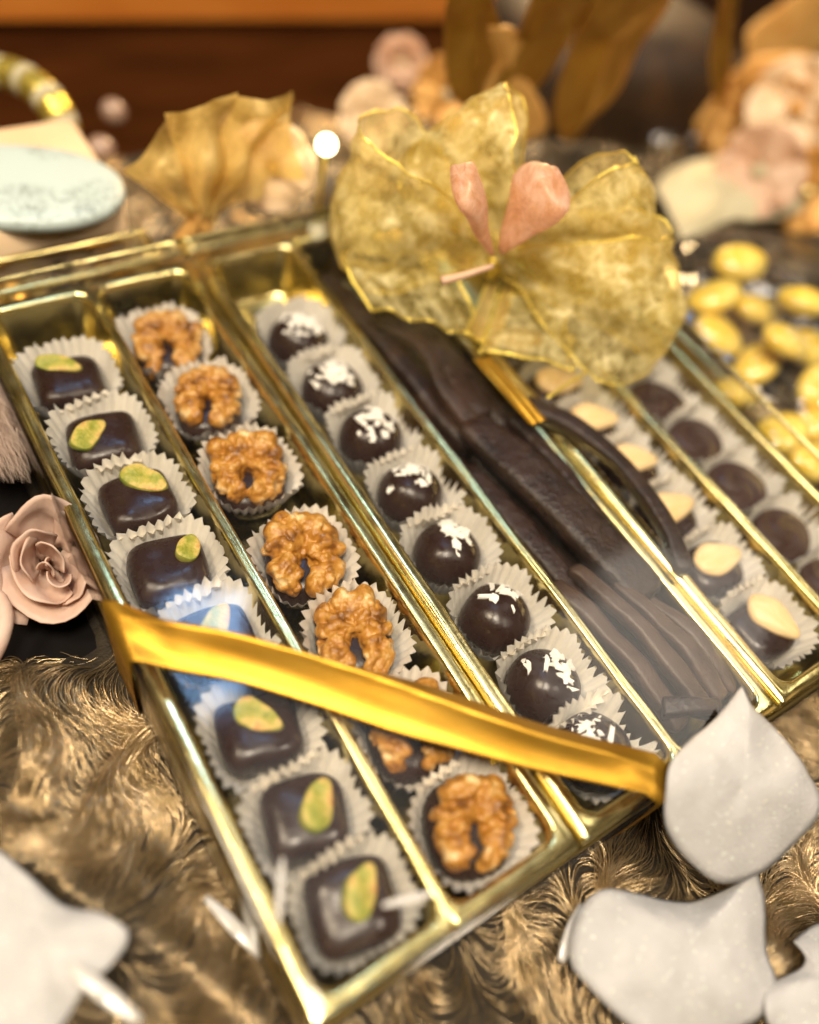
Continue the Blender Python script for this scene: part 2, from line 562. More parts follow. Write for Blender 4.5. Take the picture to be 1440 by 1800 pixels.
def fibres(n, x0, x1, y0, y1, rad, seed, seg=7, step=0.42, skip=None):
    g = np.random.default_rng(seed)
    pts = []
    while len(pts) < n:
        x, y = g.uniform(x0, x1), g.uniform(y0, y1)
        if 0.2 < x < 25.4 and 0.2 < y < 25.6:
            continue
        if x < 0.6 and y > cloth_edge(x) - .1:
            continue
        if g.random() > .75 + .9 * mnoise.noise(Vector((x * .55, y * .55, 4.4))):
            continue
        lift = abs(g.normal(0, 0.16)) + 0.04
        jit = g.normal(0, 0.15)
        cur = []
        bend = g.normal(0, 0.022)
        for k in range(seg):
            cur.append((x, y, cloth_z(x, y) + .03 + lift * abs(math.sin(math.pi * (k + 0.3) / 6))))
            a = 5.5 * mnoise.noise(Vector((x * 0.20, y * 0.20, 9.0))) + 1.8 * mnoise.noise(Vector((x * 0.42, y * 0.42, 2.0))) + jit + bend * k - 0.9
            x += step * math.cos(a)
            y += step * math.sin(a)
        pts.append(cur)
    pts = np.array(pts, dtype=np.float32) * S
    hc = bpy.data.hair_curves.new('fibre_strands')
    hc.add_curves([seg] * len(pts))
    hc.attributes['position'].data.foreach_set('vector', pts.reshape(-1))
    ra = hc.attributes.new('radius', 'FLOAT', 'POINT')
    ra.data.foreach_set('value', np.full(len(pts) * seg, rad * S, dtype=np.float32))
    hc.materials.append(M['fibre'])
    o = bpy.data.objects.new('fibre_strands', hc)
    COL.objects.link(o)
    o.parent = cloth
    o['kind'] = 'stuff'
    return o


fibres(2400, -9, 1.0, 2.0, 14.5, 0.0095, 1, seg=18, step=.45)
fibres(700, -9, 1.0, 2.0, 14.5, 0.0135, 11, seg=18, step=.5)
fibres(4600, -7, 24, -9, 2.5, 0.0095, 2, seg=18, step=.45)
fibres(1500, -7, 24, -9, 2.5, 0.0135, 12, seg=18, step=.5)
fibres(5000, -6, 30, 26.8, 38, 0.02, 4, seg=6, step=.6)
fibres(9000, 17, 48, -6, 34, 0.014, 3, seg=6, step=0.6)

# wooden counter far behind the table: dark front below, lip above with orange lamplight painted in
A = at(-250, 36, -6); B = at(1150, 33, -6)
d = (B - A) / np.linalg.norm(B - A)
nrm = np.array([-d[1], d[0], 0])


def slab(name, a, b, z0, z1, depth, material, parent=None, kind=None, label=None, lift=0.0):
    loops = []
    q0, q1 = a + nrm * lift, b + nrm * lift
    r = 0.25
    prof = [(0, z0), (0, z1 - r), (0.3 * r, z1 - 0.3 * r), (r, z1), (depth, z1), (depth, z0)]
    L0 = np.array([[*(q0 + nrm * s)[:2], z] for s, z in prof])
    L1 = np.array([[*(q1 + nrm * s)[:2], z] for s, z in prof])
    V, F = loft([L0, L1], True, True, True)
    return put(name, mesh(name, V, F, False), material, parent, kind=kind, label=label)


counter = slab('counter', A, B, -45, -6.05, 20, M['wood'], None, 'structure', 'dark varnished wooden counter front in the blurred back', 0.8)
slab('counter_lip', A, B, -6.0, -3.0, 22, M['woodlip'], counter)
put('floor', mesh('floor', [(-120, -120, -46), (200, -120, -46), (200, 220, -46), (-120, 220, -46)], [(0, 1, 2, 3)]), M['wood'], kind='structure', label='dark floor below the table')

# ------------------------------------------------------------------ the box, its trays and lid
W, G = 4.0, 0.75
VF = 26.0
XS = 24 + 2 * G
box = thing('gift_box', (0, 0, TABLE_Z + 0.3), 'large clear lidded gold gift box holding all the chocolates', 'box')
zb = TABLE_Z + 0.32


def in_box(V):
    V = np.array(V, float)
    V[:, 2] -= TABLE_Z + 0.3
    return V


o_ = 0.42
loops = [rrect(-o_, XS + o_, -o_, VF + o_, 0.25, z) for z in (zb, -1.9)] + [rrect(-o_ + .07, XS + o_ - .07, -o_ + .07, VF + o_ - .07, 0.2, z) for z in (-1.88, zb + .1)]
V, F = loft([densify(l, 2) if False else l for l in loops], True, True, True)
put('base', mesh('box_base', in_box(V), F), M['card'], box)
LZ = 1.0


def lid_wave(P, amp):
    P = P.copy()
    for p in P:
        p[2] += amp * (mnoise.noise(Vector((p[0] * 0.22, p[1] * 0.22, 3.3))) + 0.5 * mnoise.noise(Vector((p[0] * 0.6, p[1] * 0.6, 8.3))))
    return P


lo = 0.52
loops = []
for z in (zb + 0.02, -2.0, -0.6, 0.6):
    loops.append(densify(rrect(-lo, XS + lo, -lo, VF + lo, 0.22, z, 5), 0.7))
n0 = len(loops[0])
for off, z in ((0.0, LZ - 0.14), (0.04, LZ - 0.04), (0.13, LZ), ):
    L = loops[0].copy()
    c0 = np.array([XS / 2, VF / 2])
    half = np.array([XS / 2 + lo, VF / 2 + lo])
    L[:, :2] = c0 + (L[:, :2] - c0) * (half - off) / half
    L[:, 2] = z
    loops.append(L)
base = loops[-1]
for k in range(1, 19):
    L = base.copy()
    L[:, :2] = c0 + (L[:, :2] - c0) * (1 - k / 18.4)
    loops.append(lid_wave(L, 0.07 * min(1, k / 2)))
V, F = loft(loops, True, False, True)
put('lid', mesh('box_lid', in_box(V), F), M['film'], box)

tray_names = ['gold plastic tray with square pistachio and walnut chocolates', 'gold plastic tray with coconut truffles and chocolate peel strips',
              'gold plastic tray with almond and swirled disc chocolates']
FLOOR = -2.35
for k in range(3):
    x0 = k * (2 * W + G)
    tr = thing('chocolate_tray', (x0, 0, zb + .1), tray_names[k] + ' in the box', 'tray', 'gold trays side by side in the box')
    zz = np.array([0, 0, -(zb + .1)])
    for c in range(2):
        a, b = c * W, (c + 1) * W
        # (offset outside sides, offset at the divider, z): positive is outwards from the bead
        prof = [(0.34, -1.7, None), (0.30, -0.30, None), (0.24, -0.06, 0.0), (0.13, 0.0, 0.02), (0.03, -0.045, 0.03), (-0.07, 0.0, 0.07),
                (-0.17, -0.07, 0.17), (-0.24, -0.3, 0.22), (-0.42, -1.9, 0.40), (-0.50, FLOOR + 0.12, 0.48), (-0.70, FLOOR, 0.68)]
        loops = []
        for i, (o, z, dv) in enumerate(prof):
            if dv is None:
                continue
            xa = a - o if c == 0 else a + dv
            xb = b - dv if c == 0 else b + o
            zc = z if i != 2 else -0.10
            r = 0.05 if i < 3 else (0.35 if i < 5 else 0.55)
            L = densify(rrect(xa, xb, -o, VF + o, r, 0, 6), 0.9) if False else rrect(xa, xb, -o, VF + o, r, zc, 6)
            loops.append(L)
        # split the long sides so the beads can wobble slightly
        idx = []
        L0 = loops[3]
        dl = []
        for L in loops:
            out = []
            for q in range(len(L)):
                p, s = L[q], L[(q + 1) % len(L)]
                big = np.linalg.norm(L0[(q + 1) % len(L)] - L0[q]) > 2
                m_ = 22 if np.linalg.norm(L0[(q + 1) % len(L)] - L0[q]) > 8 else (5 if big else 1)
                for e in range(m_):
                    out.append(p + (s - p) * e / m_)
            dl.append(np.array(out))
        V, F = loft(dl, True, False, True)
        V = V + zz
        V = warp(V, 0.045, 0.55, k * 2 + c)
        put('compartment', mesh('tray_compartment', V, F), M['gold'], tr)
    L1 = [rrect(-o, 2 * W + o, -o, VF + o, 0.12, z) + zz for o, z in ((0.36, -2.0), (0.33, -0.35), (0.25, -0.11), (0.20, -0.11))]
    V, F = loft(L1)
    put('skirt', mesh('tray_skirt', V, F), M['gold'], tr)

ORD = ['first', 'second', 'third', 'fourth', 'fifth', 'sixth', 'seventh', 'eighth', 'ninth', 'tenth']


def cup_mesh(hu, hv, h, seed, n=32, bu=1.02, bv=0.98, tall=0.0):
    g = np.random.default_rng(seed)
    na = n * 4
    ph = g.uniform(0, 6.28)
    jit = g.normal(0, 0.16, n)
    hj = g.normal(0, 0.08, n)
    am = g.uniform(0.75, 1.25, n)
    T = [0.0, 0.12, 0.25, 0.4, 0.55, 0.7, 0.85, 1.0]
    loops = []
    for k, t in enumerate(T):
        L = []
        for i in range(na):
            f = i // 4
            th = 2 * math.pi * i / na + ph * 0.1
            tri = (1, 0, -1, 0)[i % 4] * am[f]
            a = bu + (hu - bu) * t ** 0.85
            b = bv + (hv - bv) * t ** 0.85
            e = 2.0 + 1.0 * t
            ct, st = math.cos(th), math.sin(th)
            r = (abs(ct / a) ** e + abs(st / b) ** e) ** (-1 / e)
            r += (0.015 + 0.078 * t) * tri + 0.13 * t * mnoise.noise(Vector((ct * 1.6 + seed, st * 1.6, 0.5)))
            r = min(r, 1.74 / max(abs(ct), 1e-3)) if t > 0.2 else r
            z = h * t + (0.06 * t * tri * 0.4) + (hj[f] * t if k > 5 else 0) + tall * t * max(0, st) + 0.10 * t * mnoise.noise(Vector((ct * 1.2, st * 1.2, seed * 2.2)))
            L.append((r * ct, r * st, z))
        loops.append(np.array(L))
    inner = loops[0] * np.array([0.05, 0.05, 1])
    V, F = loft([inner] + loops)
    return mesh('paper_cup', V, F)


def cup(x, y, hu, hv, h, seed, label, tall=0.0, rz=0.0):
    return put('paper_cup', cup_mesh(hu, hv, h, seed, tall=tall), M['paper'], None, (x, y, FLOOR + 0.03), (0, 0, rz), None,
               label, 'paper cup', 'fluted white paper cups')


# pistachio squares
def pistachio_mesh(seed, lng=0.75, wid=0.36):
    g = np.random.default_rng(seed)
    V, F = superellipsoid(lng, wid, 0.40, 0.9, 0.95, 30, 16)
    V = V.copy()
    for v in V:
        v[1] *= 1.0 - 0.25 * (v[0] / lng)
        v[1] += 0.05 * math.sin(1.5 * v[0] + seed)
        if v[2] > 0.16:
            v[2] = 0.16 + (v[2] - 0.16) * 0.22 - 0.03 * (1 - abs(v[0]) / lng)
    V = warp(V, 0.11, 1.7, seed)
    m = mesh('pistachio', V, F)
    m.materials.append(M['pist'])
    m.materials.append(M['pistskin'])
    for p in m.polygons:
        p.material_index = 0 if p.normal.z > 0.75 else 1
    return m


py = [22.4, 19.3, 16.35, 13.45, 10.5, 7.2, 4.35, 1.72]
px = [1.85, 1.98, 2.05, 1.9, 2.15, 2.05, 2.05, 2.1]
# nut: dx, dy, angle (deg), length
nut = [(-.15, .45, -35, .8), (-.45, .0, 30, .78), (.35, .45, -42, .88), (.75, .25, 50, .55), (.1, .35, 50, .72), (.05, .25, -55, .8), (.3, .1, 48, .78), (.25, .2, 40, .78)]
look = ['a slim split pistachio near its back edge', 'a speckled tan pistachio half', 'a long yellow pistachio half', 'a small crumpled green pistachio piece', 'a pistachio half under the blue glare', 'a bright green pistachio just below the ribbon', 'a green rimmed pistachio half standing askew', 'a pale pistachio half at the box corner']
for i in range(8):
    V, F = superellipsoid(1.2, 1.12, 0.92, 0.42, 0.42, 48, 24)
    V = warp(taper(V, .22), 0.11, 0.9, i + 3)
    V[:, 2] = np.where(V[:, 2] > 0, V[:, 2] * (1 - 0.06 * (V[:, 0] ** 2 + V[:, 1] ** 2)), V[:, 2])
    rz = math.radians([-6, -10, -4, -8, -6, -12, -14, -12][i])
    tl = math.radians(rnd.uniform(-4, 4))
    ch = put('square_chocolate', mesh('square_chocolate', V, F), M['choc'], None, (px[i], py[i], FLOOR + 1.0), (tl, math.radians(rnd.uniform(-3, 3)), rz), None,
             'square dark chocolate with ' + look[i], 'chocolate', 'square pistachio chocolates')
    dx, dy, an, ln = nut[i]
    put('pistachio', pistachio_mesh(i, ln, [.34, .42, .44, .40, .44, .44, .42, .44][i]), None, ch, (dx, dy, 0.90), (0.22, 0.08, math.radians(an) - rz))
    gap = (py[max(0, i - 1)] - py[min(7, i + 1)]) / (2 if 0 < i < 7 else 1)
    cup(px[i], py[i], 1.72, min(1.66, gap * 0.52 + (0.06 if i else 0.15)), 1.85, 100 + i, 'fluted paper cup round the %s square pistachio chocolate from the back' % ORD[i], tall=0.15)


# walnut kernels
def walnut_mesh(seed):
    g = np.random.default_rng(seed)
    bm = bmesh.new()

    def blob(x, y, z, r, sx=1, sy=1, sz=0.8, rot=0.0):
        mtx = Matrix.Translation((x, y, z)) @ Matrix.Rotation(rot, 4, 'Z') @ Matrix.Diagonal((sx * r, sy * r, sz * r, 1))
        bmesh.ops.create_icosphere(bm, subdivisions=2, radius=1.0, matrix=mtx)
    nk = g.uniform(.72, 1.05)
    for s in (-1, 1):
        lop = g.uniform(.86, 1.1)
        blob(s * .58, .10, .20, 1.0, .50, 1.02, .36)
        for x, y, r in [(0.46, 1.02, .40), (0.88, 0.62, .36), (0.90 * nk, -0.55 * lop, .38 * lop), (0.56 * nk, -1.02 * lop, .37)]:
            blob(s * (x + g.normal(0, .10)), y + g.normal(0, .10), .30 + g.normal(0, .05), r * g.uniform(.9, 1.1), g.uniform(.85, 1.1), g.uniform(.95, 1.2), .85, g.uniform(0, 3))
        for f in np.linspace(-72, 84, 7) + g.normal(0, 4, 7):     # convolutions running out from the middle
            a = math.radians(f)
            e = np.array([1.06 * math.cos(a) + .10, 1.20 * math.sin(a)])
            b0 = np.array([.14 + (.2 if f < -20 else 0), .55 * math.sin(a) + (.1 if f > -20 else -.1)])
            w, ph = g.uniform(.06, .17), g.uniform(0, 6.28)
            rr = g.uniform(.12, .16)
            nn = np.array([-(e - b0)[1], (e - b0)[0]]) / np.linalg.norm(e - b0)
            for t in np.linspace(0, 1, 9):
                p = b0 + (e - b0) * t + nn * w * math.sin(t * 7 + ph)
                blob(s * p[0], p[1], .30 + .26 * math.sin(math.pi * (.22 + .66 * t)) + g.normal(0, .02), rr * (1 + .35 * t))
            blob(s * e[0], e[1], .22 + g.normal(0, .06), g.uniform(.17, .25))
        for q in range(4):
            a = math.radians(g.uniform(-60, 80))
            blob(s * (1.2 * math.cos(a) + .05), 1.28 * math.sin(a), .18 + g.normal(0, .08), g.uniform(.09, .15))
    blob(0, 0.42, 0.26, .24, .8, 2.3, 1.0)
    blob(0, 0.75, 0.42, .13, .7, 2.6, 1.2)
    me = bpy.data.meshes.new('tmp')
    bm.to_mesh(me)
    bm.free()
    ob = bpy.data.objects.new('tmp', me)
    COL.objects.link(ob)
    md = ob.modifiers.new('r', 'REMESH')
    md.mode = 'VOXEL'
    md.voxel_size = 0.045
    sm = ob.modifiers.new('s', 'SMOOTH')
    sm.factor = 0.5
    sm.iterations = 2
    dg = bpy.context.evaluated_depsgraph_get()
    me2 = bpy.data.meshes.new_from_object(ob.evaluated_get(dg))
    bpy.data.objects.remove(ob)
    n = len(me2.vertices)
    co = np.empty(n * 3); me2.vertices.foreach_get('co', co); co = co.reshape(-1, 3)
    no = np.empty(n * 3); me2.vertices.foreach_get('normal', no); no = no.reshape(-1, 3)
    for i in range(n):
        q = Vector(co[i])
        w = q * 1.5 + 0.35 * mnoise.noise_vector(q * 1.6 + Vector((seed, 0, 0)))
        a = mnoise.noise(w * 0.95 + Vector((seed * 3.3, 1, 2)))
        b = mnoise.noise(w * 2.4 + Vector((seed * 5.1, 7, 2)))
        d = 0.05 * (min(1, abs(a) * 3.2) - .5) + 0.022 * (min(1, abs(b) * 3.0) - .5)
        co[i] += no[i] * d
    co[:, 2] *= 1.15
    me2.vertices.foreach_set('co', (co * S).reshape(-1))
    me2.update()
    me2.polygons.foreach_set('use_smooth', [True] * len(me2.polygons))
    me2.materials.clear()
    me2.materials.append(M['walnut'])
    me2.name = 'walnut'
    return me2


wy = [22.9, 19.5, 15.9, 11.85, 8.5, 5.05, 1.85]
wx = [5.75, 6.05, 5.95, 5.95, 6.1, 6.0, 6.05]
wa = [-20, -26, -30, -24, -26, -30, -34]
wlook = ['at the far end of its row', 'its cup leaning on the next one', 'with deep rounded lobes', 'with bare tray beside its cup', 'just above the ribbon', 'mostly hidden under the gold ribbon', 'nearest the box corner below the ribbon']
for i in range(7):
    V, F = superellipsoid(1.22, 1.42, 0.80, 0.6, 0.75, 44, 22)
    V = warp(taper(V, .22), 0.08, 0.8, i + 20)
    ch = put('oval_chocolate', mesh('oval_chocolate', V, F), M['choc'], None, (wx[i], wy[i], FLOOR + .88), (0.05, 0, math.radians(-14)), None,
             'oval dark chocolate topped with a walnut half, ' + wlook[i], 'chocolate', 'walnut topped chocolates')
    put('walnut', walnut_mesh(i + 1), None, ch, (rnd.uniform(-.08, .08), 0.10, 0.50), (math.radians(rnd.uniform(2, 9)), math.radians(rnd.uniform(-6, 6)), math.radians(wa[i] + 14)),
        (rnd.uniform(.90, 1.04), rnd.uniform(.94, 1.12), rnd.uniform(.95, 1.25)))
    cup(wx[i], wy[i], 1.66, 1.68, 1.8, 200 + i, 'fluted paper cup round the %s walnut chocolate from the back' % ORD[i], tall=0.2)


# coconut truffles
def flake_mesh(seed):
    g = np.random.default_rng(seed)
    n = 6
    ang = np.sort(g.uniform(0, 6.28, n))
    l, w = g.uniform(.18, .32), g.uniform(.12, .19)
    top = np.array([(l * math.cos(a) * g.uniform(.7, 1.15), w * math.sin(a) * g.uniform(.8, 1.2), 0.025 + g.uniform(0, .025)) for a in ang])
    bot = top * np.array([1.05, 1.05, 0]) - np.array([0, 0, .03])
    V, F = loft([bot, top], True, True, True)
    m = mesh('coconut_flake', V, F, False)
    m.materials.append(M['coco'])
    return m


FL = [flake_mesh(s) for s in range(9)]
cy = [21.4, 18.5, 15.7, 12.75, 10.0, 7.1, 4.3, 1.75]
cx = [10.85, 10.8, 10.95, 10.95, 10.75, 10.85, 10.85, 11.0]
cn = [46, 44, 32, 26, 20, 15, 26, 20]
cdir = [(.1, .1), (.1, .1), (.05, .1), (.1, .35), (.28, .25), (.25, .3), (.25, .2), (.0, .45)]
clook = ['heaped with white coconut at the far end', 'thickly covered with coconut shreds', 'with a cluster of coconut shreds on its crown', 'with coconut along its back edge', 'with small coconut chips on its side', 'with ten scattered coconut chips', 'with large coconut flakes just above the ribbon', 'with a few coconut chips half under the ribbon']
for i in range(8):
    R = 1.24
    V, F = superellipsoid(R, R * 0.98, R * 0.88, 0.95, 1.0, 44, 24)
    V = warp(taper(V, .22), 0.09, 0.8, i + 40)
    tz = FLOOR + 1.12
    ch = put('coconut_truffle', mesh('coconut_truffle', V, F), M['choc'], None, (cx[i], cy[i], tz), None, None,
             'round dark truffle ' + clook[i], 'chocolate', 'coconut truffles')
    g = np.random.default_rng(60 + i)
    for f in range(cn[i]):
        d = np.array([cdir[i][0] + g.normal(0, .36), cdir[i][1] + g.normal(0, .36), 1.0])
        d /= np.linalg.norm(d)
        p = d * np.array([R, R * .98, R * .88]) * g.uniform(.985, 1.01 if i > 2 else 1.04)
        q = Vector((d[0] / R ** 2, d[1] / R ** 2, d[2] / (R * .88) ** 2)).to_track_quat('Z', 'Y') @ Euler((g.normal(0, .10), g.normal(0, .10), g.uniform(0, 6.28))).to_quaternion()
        s = g.uniform(.6, 1.25)
        put('coconut_flake', FL[int(g.integers(9))], None, ch, p, q.to_euler(), (s, s, s))
    cup(cx[i], cy[i], 1.70, 1.55, 1.85, 300 + i, 'fluted paper cup round the %s coconut truffle from the back' % ORD[i], tall=0.2)

# almond chocolates
ay = [17.6, 15.4, 13.1, 10.75, 8.2, 5.4, 2.4]
ax = [19.4, 19.5, 19.6, 19.7, 19.6, 19.6, 19.5]
ay = [17.3, 14.75, 12.5, 10.1, 7.6, 5.0, 2.2]
alook = ['half hidden beneath the organza bow', 'beside the tail of the bow', 'level with the end of the long curved peel', 'beside the middle of the curved peel', 'beside the lower end of the curved peel', 'next to the last one of its row', 'at the near end of its row']
for i in range(7):
    V, F = superellipsoid(1.18, 1.05, 0.80, 0.55, 0.6, 40, 20)
    V = warp(taper(V, .22), 0.07, 0.9, i + 70)
    ch = put('almond_chocolate', mesh('almond_chocolate', V, F), M['choc'], None, (ax[i], ay[i], FLOOR + .9), (0, 0, -.1), None,
             'dark chocolate topped with a blanched almond, ' + alook[i], 'chocolate', 'almond topped chocolates')
    V, F = superellipsoid(1.08, 0.64, 0.34, 0.95, 1.0, 30, 16)
    V = V.copy()
    V[:, 1] *= 1 - 0.36 * np.clip(V[:, 0], -.3, 2) / 0.98
    V = warp(V, 0.05, 1.2, i + 90)
    ang = [-15, -22, -25, -26, -8, -10, -72][i]
    put('almond', mesh('almond', V, F), M['almond'], ch, (0.12 if i < 6 else .35, 0.1, 0.86), (0.15, 0.05, math.radians(ang) + .1))
    cup(ax[i], ay[i], 1.68, 1.36 if i < 6 else 1.55, 1.85, 400 + i, 'fluted paper cup round the %s almond chocolate from the back' % ORD[i], tall=0.15)

# swirled discs
dy = [17.3, 14.9, 12.5, 10.0, 7.45, 4.85, 2.2]
dlook = ['at the far end of its row', 'second from the far end of its row', 'third from the far end of its row', 'fourth from the far end of its row', 'fifth from the far end', 'at the picture edge', 'nearest the front of its row']
for i in range(7):
    nr, na = 14, 48
    loops = []
    Rr = 1.30
    prof = [(0.6, -.5), (1.0, -.42), (1.22, -.2), (1.30, 0.0), (1.25, .12)]
    for r, z in prof:
        loops.append(np.array([(r * math.cos(2 * math.pi * k / na), r * .92 * math.sin(2 * math.pi * k / na), z) for k in range(na)]))
    for j in range(1, nr):
        r = 1.25 * (1 - j / nr) + 0.02
        loops.append(np.array([(r * math.cos(t), r * .92 * math.sin(t), .14 + .10 * (1 - r / 1.25) + 0.045 * math.sin(3 * t + r * 7.5) * min(1, r * 2)) for t in [2 * math.pi * k / na for k in range(na)]]))
    V, F = loft(loops, True, True, True)
    V = warp(V, 0.05, 0.8, i + 120)
    put('swirled_disc_chocolate', mesh('disc_chocolate', V, F), M['choc2'], None, (23.65, dy[i], FLOOR + 1.15), (0.06, 0, i * 1.3), None,
        'flat round dark chocolate with a swirled top, ' + dlook[i], 'chocolate', 'swirled disc chocolates')
    cup(23.65, dy[i], 1.66, 1.36, 1.75, 500 + i, 'fluted paper cup round the %s swirled disc from the back' % ORD[i], tall=0.12)


# chocolate covered peel strips
def strip(pts, w, h, seed, label, material='peel', n=36, taper=0.62, wob=0.13):
    path = spline(pts, n)
    c = path[0].copy()
    t = np.linspace(0, 1, n)
    r = np.minimum(1, np.minimum(t, 1 - t) / 0.08 + taper) * (1 + .10 * np.sin(t * 4 + seed))
    f = lambda q, e: math.copysign(abs(q) ** e, q)
    V, F = tube(path, r, 22, lambda a, s: (w * f(math.cos(a), .48), h * f(math.sin(a), .48)), wob, seed)
    return put('chocolate_peel_strip', mesh('peel_strip', V - c, F), M[material], None, c, None, None, label, 'chocolate peel', 'chocolate covered peel strips')


strip([(13.3, 20.0, -1.9), (13.6, 14, -1.8), (13.7, 8, -1.8), (13.6, 1.2, -1.9)], .5, .4, 21, 'deep lying dark peel strip under the coconut side of the pile')
strip([(14.6, 20.0, -1.75), (14.7, 14, -1.55), (14.9, 8, -1.6), (14.9, 1.2, -1.8)], .62, .4, 22, 'deep lying dark peel strip under the middle of the pile')
strip([(15.9, 20.0, -1.8), (15.9, 14, -1.6), (16.0, 8, -1.6), (16.0, 1.2, -1.85)], .5, .4, 23, 'deep lying dark peel strip under the almond side of the pile')
strip([(13.6, 24.6, -1.3), (13.8, 21, -.9), (13.9, 17.5, -.8), (14.2, 13.4, -1.0)], .52, .46, 1, 'rough dark peel strip at the far end beside the coconut cups')
strip([(14.7, 24.8, -0.6), (14.9, 21.5, -.15), (14.9, 18, .0), (15.0, 14.2, -.3)], .55, .42, 2, 'wide dark peel strip running out from under the bow')
strip([(15.9, 24.2, -1.0), (15.9, 20.5, -.6), (15.9, 17.3, -.55), (15.9, 13.4, -.7)], .42, .42, 3, 'dark peel strip along the gold rim under the bow')
strip([(13.9, 20.4, -.2), (14.5, 18.0, .18), (14.2, 15.4, .1), (14.6, 12.6, -.25)], .36, .28, 4, 'knobbly short peel strip lying across the far strips')
strip([(14.3, 14.2, -.1), (14.7, 11.4, .12), (15.2, 8.2, .10), (15.8, 4.9, -.25)], .80, .42, 5, 'broad smooth dark peel strip in the middle of its row', wob=.12)
strip([(13.3, 12.8, -1.0), (13.5, 10.0, -.75), (13.6, 7.6, -.75), (13.9, 5.4, -1.0)], .42, .42, 6, 'dark peel strip tucked beside the coconut cups below the broad one')
strip([(16.1, 14.0, -.4), (16.3, 11.0, -.2), (16.3, 8.2, -.25), (16.35, 5.4, -.6)], .27, .34, 7, 'slim dark peel strip between the broad one and the rim')
strip([(16.55, 13.9, .20), (17.5, 12.2, .45), (18.15, 9.6, .48), (17.95, 7.0, .46), (17.25, 4.95, .28)], .36, .33, 8, 'long curved dark peel strip lying over the gold rim', wob=.07)
strip([(13.1, 7.0, -.4), (13.4, 5.2, -.2), (13.7, 2.9, -.35), (13.9, .9, -.8)], .34, .30, 9, 'brown peel slice at the near end next to the coconut cups', 'peel2')  # lighter tone of the near slices stands for reflected haze
strip([(13.9, 7.2, -.15), (14.3, 4.9, .08), (14.7, 2.6, -.12), (14.9, .9, -.6)], .33, .28, 10, 'pale brown peel slice in the middle of the near end', 'peel2')
strip([(14.9, 6.0, -.15), (15.2, 4.4, .02), (15.6, 2.5, -.2), (15.8, .9, -.7)], .32, .30, 11, 'brown peel slice near the rim at the near end', 'peel2')
strip([(15.8, 5.2, -.5), (16.1, 3.9, -.35), (16.35, 2.3, -.5), (16.45, .9, -.9)], .25, .3, 12, 'narrow peel slice against the gold rim at the near end', 'peel2')
strip([(13.3, 4.5, -1.5), (14.2, 2.9, -1.3), (15.0, 1.6, -1.3), (15.8, .8, -1.3)], .45, .35, 13, 'dark peel piece underneath the pale slices at the near end')
strip([(13.5, 1.7, -.35), (14.3, 1.15, -.1), (15.2, .8, -.25)], .3, .27, 14, 'short dark peel end lying by the near rim')

# ------------------------------------------------------------------ satin ribbon across the lid
far = [(188, 1050), (300, 1088), (420, 1115), (560, 1150), (690, 1180), (800, 1213), (940, 1262), (1060, 1296), (1168, 1328)]
near = [(236, 1160), (320, 1180), (420, 1199), (560, 1241), (690, 1286), (800, 1316), (940, 1353), (1060, 1379), (1146, 1397)]
rz_ = LZ + 0.07
Fp = spline([at(x, y, rz_) for x, y in far], 60)
Np = spline([at(x, y, rz_) for x, y in near], 60)
Fp[0][0] = Np[0][0] = -0.58
Fp[-1][1] = Np[-1][1] = -0.58
rows = []
K = 22
lowA = [(-0.62, -0.9), (-0.60, -2.2), (-0.58, TABLE_Z + 0.4)]
for x, z in reversed(lowA):
    rows.append(np.array([Np[0] + (Fp[0] - Np[0]) * (0.5 + (s - 0.5) * 0.8) + np.array([x + .58, 0, z - rz_]) for s in np.linspace(0, 1, K)]))
for i in range(60):
    u = i / 59
    ridge = 0.68 + 0.12 * math.sin(u * 5.5 + .4)
    hgt = (0.34 + 0.32 * math.sin(math.pi * min(1, u * 1.15)) + .06 * math.sin(u * 9)) * min(1, 8 * u, 8 * (1 - u))
    row = []
    for s in np.linspace(0, 1, K):
        p = Np[i] + (Fp[i] - Np[i]) * s
        q = s / ridge if s < ridge else (1 - s) / (1 - ridge)
        z = hgt * (q ** 1.5 if s < ridge else q) + 0.008 * math.sin(s * 16 + 3 * u) * math.sin(u * 13 + s * 3)
        if s > ridge:
            p = p + (Np[i] - Fp[i]) / np.linalg.norm(Np[i] - Fp[i]) * 0.25 * hgt * (1 - q)
        row.append(p + np.array([0, 0, z]))
    rows.append(np.array(row))
for y, z in [(-.62, -.9), (-.60, -2.2), (-.58, TABLE_Z + .4)]:
    rows.append(np.array([Np[-1] + (Fp[-1] - Np[-1]) * (0.5 + (s - 0.5) * 0.85) + np.array([0, y + .58, z - rz_]) for s in np.linspace(0, 1, K)]))
V, F = sheet(np.array(rows))
c = V.mean(0) * np.array([1, 1, 0]) + np.array([0, 0, LZ])
rb = put('satin_ribbon', mesh('satin_ribbon', V - c, F), M['satin'], None, c, None, None, 'wide gold satin ribbon stretched diagonally over the near corner of the lid', 'ribbon')
solidify(rb, 0.03)

# ------------------------------------------------------------------ organza bow on the lid
KN = at(868, 470, 2.4)
bow = thing('organza_bow', (KN[0], KN[1], LZ + .03), 'large sheer gold organza bow with two pink buds on the lid', 'bow')
BO = np.array([KN[0], KN[1], LZ + .03])


